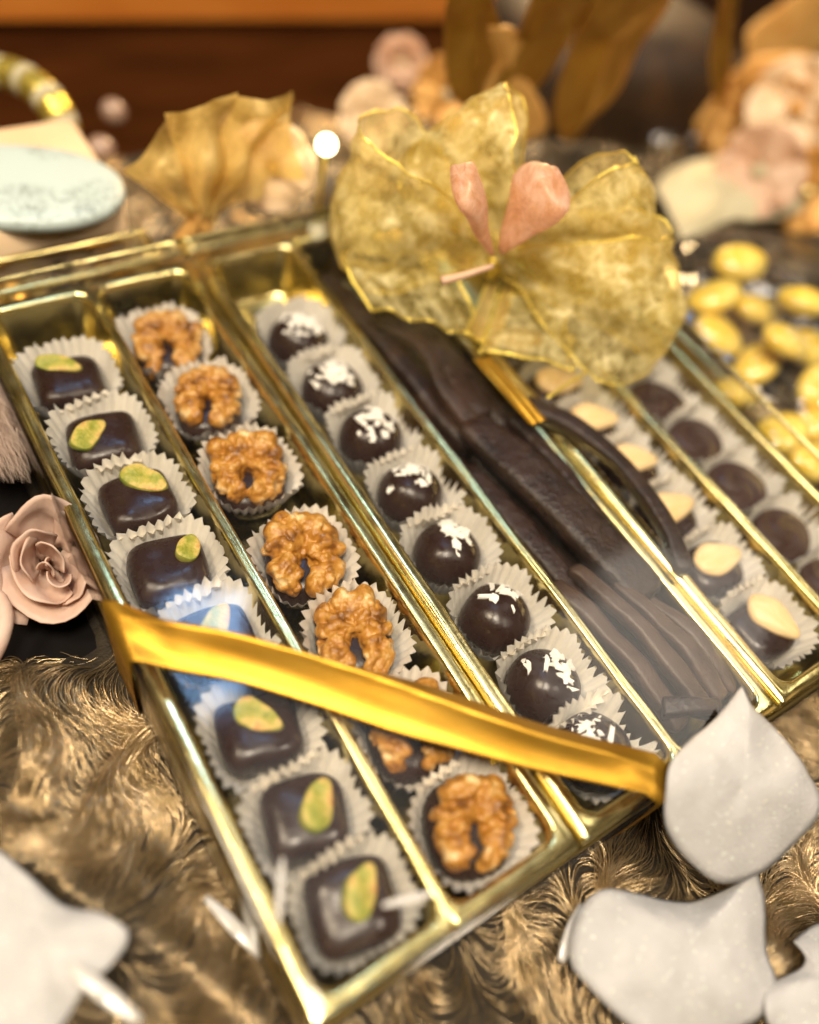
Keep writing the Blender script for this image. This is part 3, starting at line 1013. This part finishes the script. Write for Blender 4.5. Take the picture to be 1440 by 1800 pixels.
def patch(c00, c01, c11, c10, n=22, bulge=0.6, rip=0.18, waves=2.5, seed=0, fall=.55):
    """four-cornered rippled sheet; corners in order round the edge"""
    c00, c01, c11, c10 = map(np.asarray, (c00, c01, c11, c10))
    nn = np.cross(c01 - c00, c10 - c00)
    nn = nn / (np.linalg.norm(nn) + 1e-9)
    if np.dot(nn, CAM - c00) < 0:
        nn = -nn
    P = np.zeros((n, n, 3))
    for i in range(n):
        for j in range(n):
            u, v = i / (n - 1), j / (n - 1)
            p = (1 - u) * ((1 - v) * c00 + v * c01) + u * ((1 - v) * c10 + v * c11)
            h = bulge * math.sin(math.pi * u ** 0.8) * (0.4 + 0.6 * math.sin(math.pi * v))
            h += rip * math.sin(waves * 2 * math.pi * v + seed + 1.5 * u) * (0.3 + u) + 0.25 * rip * mnoise.noise(Vector((u * 6, v * 6, seed)))
            P[i, j] = p + nn * h
    for i in range(n):
        for j in range(n):
            q = Vector(P[i, j] * 0.42) + Vector((seed * 0.9, 0, 0))
            P[i, j] += fall * (np.array(mnoise.noise_vector(q)) + .45 * np.array(mnoise.noise_vector(q * 2.6))) * min(1, .25 + 1.2 * i / n)
    return P


def bow_sheet(parent, origin, name, corners, material, edge=True, **kw):
    P = patch(*corners, **kw)
    V, F = sheet(P)
    o = put(name, mesh(name, V - origin, F), material, parent)
    if edge:
        E = np.concatenate([P[0:1, :][0][:0], P[:, 0], P[-1, 1:], P[::-1, -1][1:]])
        V, F = tube(E, 0.055, 6)
        put('wire_edge', mesh('wire_edge', V - origin, F), M['wire'], o)
    return o


k0, k1 = at(862, 448, 2.7), at(868, 500, 1.9)
kk = [at(880, 450, 2.7), at(884, 505, 1.9)]
BS = lambda n, c, **kw: bow_sheet(bow, BO, n, c, kw.pop('m', M['lace']), **kw)
FWD = np.array([R3[0, 2], R3[1, 2], 0]) * -1
FWD /= np.linalg.norm(FWD)
RGT = np.array([FWD[1], -FWD[0], 0])
UP = np.array([0, 0, 1.0])


def bow_loop(D, N, Wd, length, gap, half, seed, root, material, ns=44, nw=26, flare=.5):
    D, N, Wd = (np.asarray(q) / np.linalg.norm(q) for q in (D, N, Wd))
    P = np.zeros((ns, nw, 3))
    for i in range(ns):
        a = 2 * math.pi * i / (ns - 1)
        out = (1 - math.cos(a)) / 2
        for j in range(nw):
            w = -1 + 2 * j / (nw - 1)
            pinch = .14 + (.86 + flare * .2) * min(1, out * 1.5) ** .8
            p = root + D * length * out ** .85 * (1 - .10 * w * w) - N * gap * math.sin(a) * (.25 + .75 * out ** .5) + Wd * half * w * pinch
            p = p - N * .24 * math.sin(4.6 * w + seed + 3.2 * out) * (.35 + out) * math.copysign(1, math.pi - a)
            q = Vector(p * .5) + Vector((seed * 1.3, 0, 0))
            p = p + .40 * np.array(mnoise.noise_vector(q)) + .24 * np.array(mnoise.noise_vector(q * 2.7))
            p[2] = max(p[2], LZ + .10)
            P[i, j] = p
    V, F = sheet(P)
    o = put('loop', mesh('bow_loop', V - BO, F), material, bow)
    for j in (0, nw - 1):
        V, F = tube(P[2:-2, j], .034, 6)
        put('wire_edge', mesh('wire_edge', V - BO, F), M['wire'], o)
    return o


# left wing (front loop, taller loop behind it), right wing (upper, lower)
bow_loop(-RGT * 1.0 + UP * .14, FWD, UP * .90 + FWD * .25 - RGT * .05, 6.9, 1.7, 2.5, 1, KN + UP * .6, M['lace'])
bow_loop(-RGT * .72 + UP * .75 + FWD * .3, FWD, UP * .6 + RGT * .6 + FWD * .3, 5.2, 1.1, 2.2, 2.2, KN + UP * .8 + FWD * .5, M['lace'])
bow_loop(RGT * 1.0 + UP * .40 + FWD * .2, FWD, UP * .95 - RGT * .5 + FWD * .2, 6.2, 1.2, 2.3, 3.1, KN + UP * .8 + FWD * .3, M['lace'])
bow_loop(RGT * 1.0 + UP * .06 - FWD * .05, FWD, UP * .75 + FWD * .5 - RGT * .25, 7.4, 1.5, 2.4, 4.4, KN + UP * .5, M['lace'])
BS('flounce', (at(800, 480, 2.2), at(600, 450, 2.0), at(655, 545, 1.25), at(850, 600, 1.15)), bulge=.35, rip=.2, waves=3, seed=3, fall=.25)
BS('flounce', (at(870, 520, 1.8), at(850, 620, 1.15), at(1010, 655, 1.12), at(980, 520, 1.7)), bulge=.35, rip=.2, waves=3, seed=7, fall=.25)
# knot and tails
V, F = superellipsoid(.34, .30, .55, .9, .9, 18, 12)
put('knot', mesh('knot', warp(V, .08, 2), F), M['wire'], bow, KN - BO)
BS('tail', (at(855, 500, 2.0), at(875, 500, 2.0), at(850, 600, 1.1), at(820, 590, 1.1)), m=M['lace2'], bulge=.15, rip=.05, fall=.08)
BS('tail', (at(885, 505, 2.0), at(905, 500, 2.0), at(875, 610, 1.15), at(845, 620, 1.1)), m=M['lace2'], bulge=.15, rip=.05, fall=.08)
BS('tail', (at(832, 632, 1.1), at(862, 628, 1.1), at(962, 738, 1.06), at(930, 748, 1.06)), m=M['satin'], edge=False, bulge=.05, rip=.03, fall=.03)
V, F = tube(spline([at(1030, 655, 1.3), at(990, 680, 1.2), at(962, 700, 1.1)], 10), .07, 8)
put('wire_end', mesh('wire_end', V - BO, F), M['wire'], bow)
V, F = tube(spline([at(700, 460, 2.0), at(660, 475, 1.8), at(640, 490, 1.6)], 10), .06, 8)
put('wire_end', mesh('wire_end', V - BO, F), M['wire'], bow)


def bud(base, tip, w, seed):
    base, tip = np.asarray(base), np.asarray(tip)
    ax = tip - base
    l = np.linalg.norm(ax)
    loops = []
    for t in np.linspace(0, 1, 16):
        r = w * (0.16 + 0.84 * min(1, t * 1.35) ** .9)
        if t > .86:
            r *= math.sqrt(max(.02, 1 - ((t - .86) / .15) ** 2))
        loops.append(np.array([(r * math.cos(a) * (1 + .08 * math.cos(3 * a + seed)), .5 * r * math.sin(a), l * t - .22 * (t ** 3) * math.cos(2 * a)) for a in np.linspace(0, 2 * math.pi, 25)[:-1]]))
    V, F = loft(loops, True, True, True)
    V = warp(V, .16, .8, seed)
    q = Vector(ax).to_track_quat('Z', 'Y')
    return put('pink_bud', mesh('pink_bud', V, F), M['pinklace'], bow, base - BO, q.to_euler())


bud(at(864, 446, 4.4), at(808, 298, 7.6), 1.0, 1)
bud(at(880, 442, 4.4), at(968, 302, 7.6), 1.35, 2)
V, F = tube(spline([at(866, 468, 4.3), at(815, 484, 4.2), at(776, 494, 4.0)], 10), np.linspace(.10, .17, 10), 10)
put('bud_stem', mesh('bud_stem', V - BO, F), M['blush'], bow)

# ------------------------------------------------------------------ glitter petals in front
def leaf(name, px_pts, zs, cup_h, label, thick=0.04, material=None, seed=0, cat='petal', group='pale glitter petals on the cloth'):
    out = [at(x, y, z) for (x, y), z in zip(px_pts, zs)]
    V, F = polar_sheet(out, lambda r, a, x, y: cup_h * (1 - r * r) + 0.17 * mnoise.noise(Vector((x * .8, y * .8, seed))) + 0.05 * mnoise.noise(Vector((x * 2.2, y * 2.2, seed))) + .15 * r * r * math.sin(4 * a + seed), 12, 5)
    c = V.mean(0)
    o = put(name, mesh(name, V - c, F), material or M['petal'], None, c, None, None, label, cat, group)
    return solidify(o, thick)


leaf('glitter_petal', [(1302, 1208), (1318, 1240), (1370, 1282), (1415, 1350), (1440, 1420), (1400, 1480), (1345, 1530), (1270, 1553), (1215, 1520), (1178, 1460), (1168, 1400), (1175, 1345), (1215, 1300), (1262, 1260)],
     [1.8, 1.7, 1.3, .7, .1, -.4, -.8, -.9, -.4, .5, 1.1, 1.45, 1.6, 1.7], .55, 'round pale glitter petal with a pointed tip touching the box corner', seed=1)
leaf('glitter_petal', [(1325, 1532), (1345, 1580), (1352, 1660), (1362, 1735), (1330, 1790), (1260, 1825), (1160, 1830), (1090, 1790), (1030, 1730), (1005, 1680), (1020, 1600), (1060, 1565), (1130, 1572), (1200, 1585), (1265, 1568)],
     [-1.5, -1.6, -1.8, -1.9, -1.9, -1.9, -1.8, -1.7, -1.6, -1.5, -1.5, -1.5, -1.6, -1.7, -1.6], .65, 'wide pale glitter petal with a horn like corner below the round one', seed=2)
leaf('glitter_petal', [(1395, 1655), (1450, 1620), (1560, 1600), (1560, 1840), (1440, 1850), (1350, 1800), (1345, 1740), (1410, 1700)],
     [-1.7] * 8, .3, 'pale glitter petal cut off by the right picture edge', seed=3)
leaf('glitter_petal', [(-120, 1480), (-20, 1488), (50, 1540), (110, 1590), (175, 1605), (225, 1640), (200, 1690), (150, 1740), (110, 1800), (40, 1860), (-120, 1850)],
     [-1.2, -1.1, -.9, -.8, -.8, -.7, -.8, -.9, -1.1, -1.2, -1.3], .35, 'pale glitter petal at the lower left of the picture', seed=4)

# cellophane tinsel strips; the two on the lid are painted glare streaks
for i, (a, b, w, lab) in enumerate([((362, 1578), (470, 1690), .16, 'white cellophane strip beside the left side of the box'), ((120, 1695), (245, 1795), .17, 'white cellophane strip across the lower left petal'),
                                    ((1025, 1590), (985, 1690), .2, 'short white cellophane strip next to the wide petal'), ((497, 1508), (489, 1625), .09, 'slim white strip painted as glare on the lid above the last square chocolate'), ((672, 1592), (762, 1570), .10, 'short white strip painted as glare on the lid by the nearest corner')]):
    za = cloth_z(*at(*a, -2)[:2]) + (.9 if i == 1 else .35)
    p0, p1 = at(*a, LZ + .09 if i > 2 else max(za, -2.2 if i != 1 else -.35)), at(*b, LZ + .09 if i > 2 else max(za, -2.2 if i != 1 else -.35))
    path = spline([p0, (p0 + p1) / 2 + np.array([0, 0, .12 if i < 3 else .02]), p1], 14)
    V, F = tube(path, 1.0, 12, lambda an, s, w=w: (w * math.cos(an) * (0.5 + math.sin(math.pi * s) * .6), .03 * math.sin(an)), .02, i)
    put('cellophane_and_glare_strip', mesh('cellophane_and_glare_strip', V - path[7], F), M['tinsel'], None, path[7], None, None, lab, 'tinsel', 'cellophane strips on the cloth and painted glare on the lid')

# ------------------------------------------------------------------ rose, plume and stem at the left of the box
rc = at(84, 985, -1.5)
rose = thing('rose', (rc[0], rc[1], TABLE_Z + .05), 'dusty pink fabric rose lying in the dark gap left of the box', 'flower')
tiltq = (Vector(CAM) - Vector(rc)).to_track_quat('Z', 'Y')


def rose_petal(a0, span, r, h, seed, flare=.25, ox=0.0, oy=0.0):
    n, m_ = 15, 11
    P = np.zeros((m_, n, 3))
    for i in range(m_):
        v = i / (m_ - 1)
        for j in range(n):
            u = -1 + 2 * j / (n - 1)
            a = a0 + span * u
            rr = r * (0.35 + .65 * v ** .55) + flare * max(0, v - .75) * 2.2 * (1 - .3 * u * u)
            rr += .15 * r * mnoise.noise(Vector((u * 2, v * 2, seed)))
            z = h * (v - .12 * max(0, v - .8)) * (1 - .30 * u * u * v) + .07 * math.sin(5 * u + seed) * v
            P[i, j] = (rr * math.cos(a) * .86 + ox, rr * math.sin(a) * 1.18 + oy, z - .9)
    V, F = sheet(P)
    V = np.array([tiltq @ Vector(v) for v in V])
    o = put('petal', mesh('rose_petal', V, F), M['rose'], rose, (0, 0, rc[2] - TABLE_Z - .05))
    return solidify(o, .05)


for i, (a0, sp, r, h, fl) in enumerate([(-1.6, 1.5, 1.75, 1.5, .35), (1.2, 1.2, 1.65, 1.7, .2), (2.9, 1.1, 1.70, 1.5, .3), (0.1, 1.0, 1.45, 1.8, .15), (-2.3, 1.1, 1.25, 1.6, .12),
                                        (1.9, 1.1, 1.1, 1.7, .1), (-.7, 1.1, .95, 1.6, .1), (2.7, 1.1, .75, 1.65, .05), (.6, 1.2, .6, 1.6, .05), (-1.9, 1.6, .42, 1.6, .0), (1.0, 1.6, .30, 1.5, 0), (2.6, 1.8, .14, 1.45, 0)]):
    rose_petal(a0, sp, r, h, i * 3.3, fl, ox=.22 * math.sin(i * 2.3), oy=.25 * math.cos(i * 1.7) - .03 * i)
V, F = tube(spline([at(-60, 1010, -1.6), at(0, 1060, -1.6), at(2, 1120, -2.0), at(-30, 1180, -2.6)], 14), .28, 10, None, .08, 3)
c = V.mean(0)
put('flower_stem', mesh('flower_stem', V - c, F), M['rose'], None, c, None, None, 'pinkish stem at the left picture edge below the rose', 'stem')

g = np.random.default_rng(5)
pl = thing('blush_plume', at(-30, 760, -3.3), 'soft blush feather plume at the left picture edge above the rose', 'plume')
po = at(-30, 760, -3.3)
strands = []
for s in range(2600):
    b0 = at(-80, 690, -2.4) + g.normal(0, .35, 3)
    e0 = at(g.uniform(-60, 55), g.uniform(690, 850), -1.6 + g.normal(0, .5))
    mid = (b0 + e0) / 2 + np.array([.2, .3, .5]) + g.normal(0, .3, 3)
    strands.append(spline([b0, mid, e0], 6) - po)
arr = np.array(strands, dtype=np.float32) * S
hc = bpy.data.hair_curves.new('plume_barbs')
hc.add_curves([6] * len(arr))
hc.attributes['position'].data.foreach_set('vector', arr.reshape(-1))
ra = hc.attributes.new('radius', 'FLOAT', 'POINT')
ra.data.foreach_set('value', np.tile(np.array([.016, .015, .013, .010, .007, .002], dtype=np.float32) * S, len(arr)))
hc.materials.append(M['plume'])
ob = bpy.data.objects.new('barbs', hc)
COL.objects.link(ob)
ob.parent = pl
ob['kind'] = 'stuff'
V, F = tube(spline([at(-120, 670, -2.6), at(-70, 720, -2.4), at(10, 790, -2.0)], 12) - po, np.linspace(.3, .12, 12), 10)
put('quill', mesh('quill', V, F), M['plume'], pl)

# ------------------------------------------------------------------ things behind the box
def solid_box(name, x0, x1, y0, y1, z0, z1, r=.15):
    loops = [rrect(x0 + e, x1 - e, y0 + e, y1 - e, r, z) for e, z in ((.06, z0), (0, z0 + .06), (0, z1 - .08), (.08, z1))]
    return loft(loops, True, True, True)


# second gold box, left behind: card base, clear sides, gold top rim
go = np.array([0, 27.95, TABLE_Z + .3])
gb = thing('gold_card_box', go, 'blurred gold edged clear box directly behind the left trays', 'box')
for nm, dims, mt in (('base', (-9, 7.3, -.95, .95, 0.0, 1.4), 'card'), ('rim', (-9.1, 7.4, -1.05, -.75, 3.0, 3.3), 'gold'), ('rim', (-9.1, 7.4, .75, 1.05, 3.0, 3.3), 'gold'),
                     ('rim', (7.1, 7.4, -.72, .72, 3.0, 3.3), 'gold'), ('post', (7.0, 7.3, -.95, -.7, 1.4, 3.0), 'gold'), ('post', (1.0, 1.25, -.98, -.75, 1.4, 3.0), 'gold')):
    V, F = solid_box(nm, *dims, r=.1)
    put(nm, mesh(nm, V, F), M[mt], gb)
V, F = loft([rrect(-9, 7.3, -.95, .95, .1, z) for z in (1.4, 3.0)])
put('clear_side', mesh('clear_side', V, F), M['film_bag'], gb)
for i, (x, m_) in enumerate(((1.4, 'bronze'), (3.6, 'peel2'), (5.6, 'bronze'))):
    V, F = superellipsoid(.85, .62, .6, .5, .6, 24, 12)
    put('wrapped_sweet', mesh('wrapped_sweet', warp(V, .25, 1.5, i), F), M[m_], None, (x, 27.95, TABLE_Z + .3 + 2.0), (.3, .2, i), None,
        ['bronze wrapped sweet at the left inside the gold edged box', 'brown sweet in the middle of the gold edged box', 'bronze wrapped sweet at the right inside the gold edged box'][i], 'sweet', 'sweets in the gold edged box')

# peach card box with printed mint oval
pb = thing('peach_card_box', (0, 32.4, TABLE_Z + .3), 'peach card box with a printed mint oval lid at the left', 'box')
V, F = solid_box('body', -11, 6.9, -3.2, 3.3, 0, 4.3, .5)
put('body', mesh('body', V, F), M['peach'], pb)
mc = at(40, 322, 1.2)
V, F = superellipsoid(3.9, 2.6, .5, .6, .95, 60, 16)
put('mint_oval', mesh('mint_oval', V, F), M['mint'], pb, (mc[0], mc[1] - 32.4, 4.45), (0, 0, -.42))

# organza fan bow behind
FK = at(345, 385, .6)
fan = thing('organza_fan_bow', (FK[0], FK[1], TABLE_Z + .3), 'blurred gold organza fan bow behind the walnut row', 'bow')
FO = np.array([FK[0], FK[1], TABLE_Z + .3])
for i, cc in enumerate([((330, 385, .8), (215, 300, 2.6), (300, 205, 4.6), (350, 370, 1.0)), ((345, 380, .9), (290, 200, 4.7), (420, 165, 5.6), (365, 372, 1.0)), ((355, 378, 1.0), (410, 165, 5.6), (522, 160, 5.4), (372, 372, 1.0)), ((370, 380, .9), (520, 165, 5.2), (525, 300, 2.6), (365, 392, .8))]):
    bow_sheet(fan, FO, 'fan_fold', [at(*q) for q in cc], M['lace2'], edge=False, bulge=.9, rip=.22, waves=2.0, seed=i, fall=.3)
V, F = tube(spline([at(350, 375, 1.0), at(335, 405, .2), at(318, 432, -.6)], 10) - FO, np.linspace(.28, .45, 10), 10)
put('tail', mesh('tail', V, F), M['amber'], fan)
V, F = tube(spline([at(356, 375, 1.0), at(362, 405, .2), at(366, 428, -.6)], 10) - FO, np.linspace(.28, .42, 10), 10)
put('tail', mesh('tail', V, F), M['amber'], fan)


def blossom(pxy, z, r, n, material, centre_mat, label, cat='flower', tilt=.35, seed=0, h=.35, group=None, layers=1):
    c = at(*pxy, z)
    fl = thing('blossom', c, label, cat, group)
    q = Vector((CAM[0] - c[0], CAM[1] - c[1], (CAM[2] - c[2]) * .9)).to_track_quat('Z', 'Y')
    g = np.random.default_rng(seed)
    for ly in range(layers):
        rr = r * (1 - .3 * ly)
        for k in range(n):
            a = 2 * math.pi * (k + .5 * ly) / n + g.normal(0, .12)
            out = []
            for s, w in ((.05, 0), (.35, .38), (.75, .58), (1.0, .36), (1.04, 0), (1.0, -.36), (.75, -.58), (.35, -.38)):
                x, y = rr * s, rr * w
                z_ = h * r * s * s * (1 + ly) + .1 * g.normal() * r
                v = Vector((x * math.cos(a) - y * math.sin(a), x * math.sin(a) + y * math.cos(a), z_))
                out.append(np.array(q @ v))
            V, F = polar_sheet(out, lambda r_, a_, x, y: 0, 4, 3)
            solidify(put('petal', mesh('petal', V, F), material, fl), .06)
    V, F = superellipsoid(.2 * r, .2 * r, .16 * r, 1, 1, 16, 10)
    put('centre', mesh('centre', V, F), centre_mat, fl, np.array(q @ Vector((0, 0, .12 * r))))
    return fl


blossom((478, 292), 1.4, 1.8, 5, M['peach'], M['bronze'], 'peach flower with a brown centre behind the organza bow', seed=1)
blossom((705, 110), -2.0, 1.5, 5, M['blush'], M['cream'], 'blurred blush flower standing before the dark counter', seed=2, layers=2)
blossom((655, 205), -1.0, 1.7, 5, M['peach'], M['cream'], 'blurred peach flower peeking over the bow', seed=3)
blossom((790, 165), -1.5, 2.0, 5, M['amber'], M['cream'], 'amber flower between the blush flower and bronze leaves', seed=4)
blossom((1355, 235), -1.0, 4.2, 6, M['amber'], M['gold'], 'amber gold flower at the upper right edge', seed=5, layers=2)
blossom((1400, 190), 1.5, 2.6, 5, M['peach'], M['amber'], 'peach flower in front of the amber one at the right edge', seed=6)
blossom((1335, 300), 0.2, 2.3, 5, M['blush'], M['cream'], 'blush flower below the amber flower', seed=7)
blossom((1420, 335), -.5, 2.2, 5, M['amber'], M['gold'], 'small amber flower cut by the right edge', seed=8)
leaf('cream_petal', [(1150, 330), (1180, 295), (1240, 280), (1300, 290), (1340, 330), (1400, 345), (1410, 370), (1340, 385), (1290, 390), (1250, 405), (1210, 430), (1190, 405)],
     [-1.5, -1, -.6, -.6, -.8, -1, -1.2, -1.4, -1.6, -1.8, -2, -1.8], .5, 'large cream petal lying right of the bow', material=M['cream'], seed=9, group=None)

# glossy bead: its lamp highlight is painted as a glow, stalk added
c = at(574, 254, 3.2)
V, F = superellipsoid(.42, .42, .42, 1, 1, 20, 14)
lb = thing('glint_bead', c - np.array([0, 0, .42]), 'small round bead with its glint painted as a glow left of the bow', 'glint')
put('glint_ball', mesh('glint_ball', V, F), M['glint_ball'], lb, (0, 0, .42))
V, F = tube([(0, 0, 0.05), (0, 0.1, -2), (0, 0.4, c[2] * -1 + TABLE_Z + .8)], .1, 8)
put('added_stalk', mesh('added_stalk', V, F), M['wire'], lb)

# bronze leaves at the upper right
bl = [([(945, -30), (1060, -30), (1010, 60), (930, 170), (850, 215), (845, 160), (900, 80)], 'broad bronze leaf curving up behind the bow'),
      ([(1170, -30), (1120, -20), (1060, 60), (1010, 150), (1020, 215), (1075, 180), (1120, 90)], 'narrow bronze leaf beside the dark hollow'),
      ([(1270, -30), (1300, -30), (1285, 80), (1275, 180), (1255, 185), (1250, 80)], 'upright thin gold leaf before the dark right corner'),
      ([(860, 40), (905, 60), (935, 140), (960, 235), (900, 245), (840, 230), (850, 120)], 'squat amber leaf at the foot of the bronze leaves'),
      ([(790, -20), (850, -30), (880, 40), (870, 130), (830, 200), (790, 150), (780, 60)], 'olive bronze leaf left of the broad leaf'),
      ([(1060, -30), (1180, -30), (1150, 50), (1080, 130), (1010, 250), (975, 200), (1000, 90)], 'dark folded bronze leaf over the basket'),
      ([(1310, 60), (1350, 20), (1440, -20), (1480, 60), (1420, 110), (1350, 160), (1320, 180)], 'rust coloured leaf at the upper right corner')]
for i, (pts, lab) in enumerate(bl):
    ys = np.array([p[1] for p in pts], float)
    zs = 1.0 + (235 - ys) / 240 * 7.0
    if i == 6:
        zs = zs - 3.0
    leaf('bronze_leaf', pts, zs, .8, lab, .08, M['bronze'] if i not in (3, 6) else M['amber'], i + 20, 'leaf', 'bronze leaves behind the bow')
V, F = superellipsoid(8.5, 5.5, 4.2, .6, .8, 30, 16)
cc = at(1010, 215, -3) + np.array([3, 4, 0])
put('dark_basket', mesh('dark_basket', V, F), M['basket'], None, (cc[0], cc[1] - 2, TABLE_Z + 2.5), (0, 0, -.35), None, 'dark basket in the shade behind the bronze leaves', 'basket')

# beads and crystals
def cluster(pxs, z, r, material, cat, name, labels, group):
    for i, (x, y) in enumerate(pxs):
        c = at(x, y, z)
        if material is M['silver']:
            bmx = bmesh.new()
            bmesh.ops.create_icosphere(bmx, subdivisions=1, radius=r * rnd.uniform(.8, 1.2) * S)
            m = bpy.data.meshes.new(name)
            bmx.to_mesh(m); bmx.free()
        else:
            V, F = superellipsoid(r, r * .95, r * .9, 1, 1, 20, 12)
            m = mesh(name, V, F)
        put(name, m, material, None, c, (rnd.random(), rnd.random(), 0), None, labels[i], cat, group)


pos = [(1165, 215), (1205, 215), (1240, 200), (1270, 215), (1150, 245), (1180, 258), (1215, 245), (1245, 240), (1195, 235), (1225, 270)]
cluster(pos, -2.6, .75, M['silver'], 'crystal', 'crystal_bead', ['clear crystal bead %s in the cluster left of the amber flower' % w for w in
        ('at the upper left', 'second along the top', 'at the top', 'at the upper right', 'at the far left', 'at the lower left', 'in the middle', 'right of the middle', 'just left of the middle', 'lowest')], 'crystal beads')
cluster([(200, 197), (178, 262)], -2.6, .7, M['pearl'], 'pearl', 'pearl_bead', ['blurred rosy pearl behind the mint oval', 'rosy pearl just above the mint oval edge', 'dim rosy pearl before the dark counter at the left',
        'dim rosy pearl above the organza fan', 'dim rosy pearl below the orange counter lip'], 'rosy pearls')
# beaded arc at the far left
arc = spline([at(-30, 125, -1), at(30, 135, -.6), at(80, 170, -.5), at(108, 215, -1.2), at(112, 250, -2.5)], 16)
ring = thing('beaded_garland', arc[8] * np.array([1, 1, 0]) + np.array([0, 0, TABLE_Z + .5]), 'arched cream and gold bead garland at the far left', 'garland')
ro = arc[8] * np.array([1, 1, 0]) + np.array([0, 0, TABLE_Z + .5])
V, F = superellipsoid(.8, .8, .8, 1, 1, 18, 12)
bmesh_ = [mesh('bead', V, F), mesh('bead', V, F)]
bmesh_[0].materials.append(M['cream']); bmesh_[1].materials.append(M['wire'])
for i, p in enumerate(arc):
    put('bead', bmesh_[0 if i % 3 == 2 else 1], None, ring, p - ro)

# yellow sugared almonds in a clear bag at the right
bag = thing('clear_sweet_bag', (33.5, 13.2, TABLE_Z + .35), 'clear cellophane bag of yellow sugared almonds right of the box', 'bag')
V, F = superellipsoid(6.6, 7.2, 2.2, .8, .75, 48, 20)
V = warp(V, .45, .5, 4)
V[:, 2] = np.maximum(V[:, 2] + 1.9, .05)
put('film', mesh('bag_film', V, F), M['film_bag'], bag)
dr = [(1300, 462, .1), (1255, 522, -.2), (1412, 530, .2), (1380, 600, -.2), (1262, 590, -.9), (1292, 690, -1.4), (1372, 762, -1.2), (1442, 680, -.9), (1430, 810, -1.8), (1330, 640, -1.9), (1330, 545, -1.6), (1420, 610, -1.7), (1240, 560, -2.0), (1440, 745, -1.8)]
dl = ['topmost yellow sugared almond in the bag', 'yellow sugared almond at the upper left of the bag', 'large yellow sugared almond by the right picture edge', 'bright yellow sugared almond in the middle of the bag', 'yellow sugared almond under the upper left one',
      'flat yellow sugared almond nearest the swirled discs', 'yellow sugared almond low in the bag', 'yellow sugared almond half cut by the right edge', 'lowest yellow sugared almond in the bag', 'deep lying yellow sugared almond below the middle one', 'deep lying yellow sugared almond above the middle one', 'yellow sugared almond tucked behind the middle one', 'yellow sugared almond deep in the left of the bag', 'yellow sugared almond deep by the right edge']
V, F = superellipsoid(1.36, 1.02, .62, .95, 1, 28, 16)
dm = mesh('sugared_almond', V, F)
for i, (x, y, z) in enumerate(dr):
    put('sugared_almond', dm, M['yellow'], None, at(x, y, z), (rnd.uniform(-.4, .4), rnd.uniform(-.4, .4), rnd.uniform(-.9, .3)), None, dl[i], 'sweet', 'yellow sugared almonds')
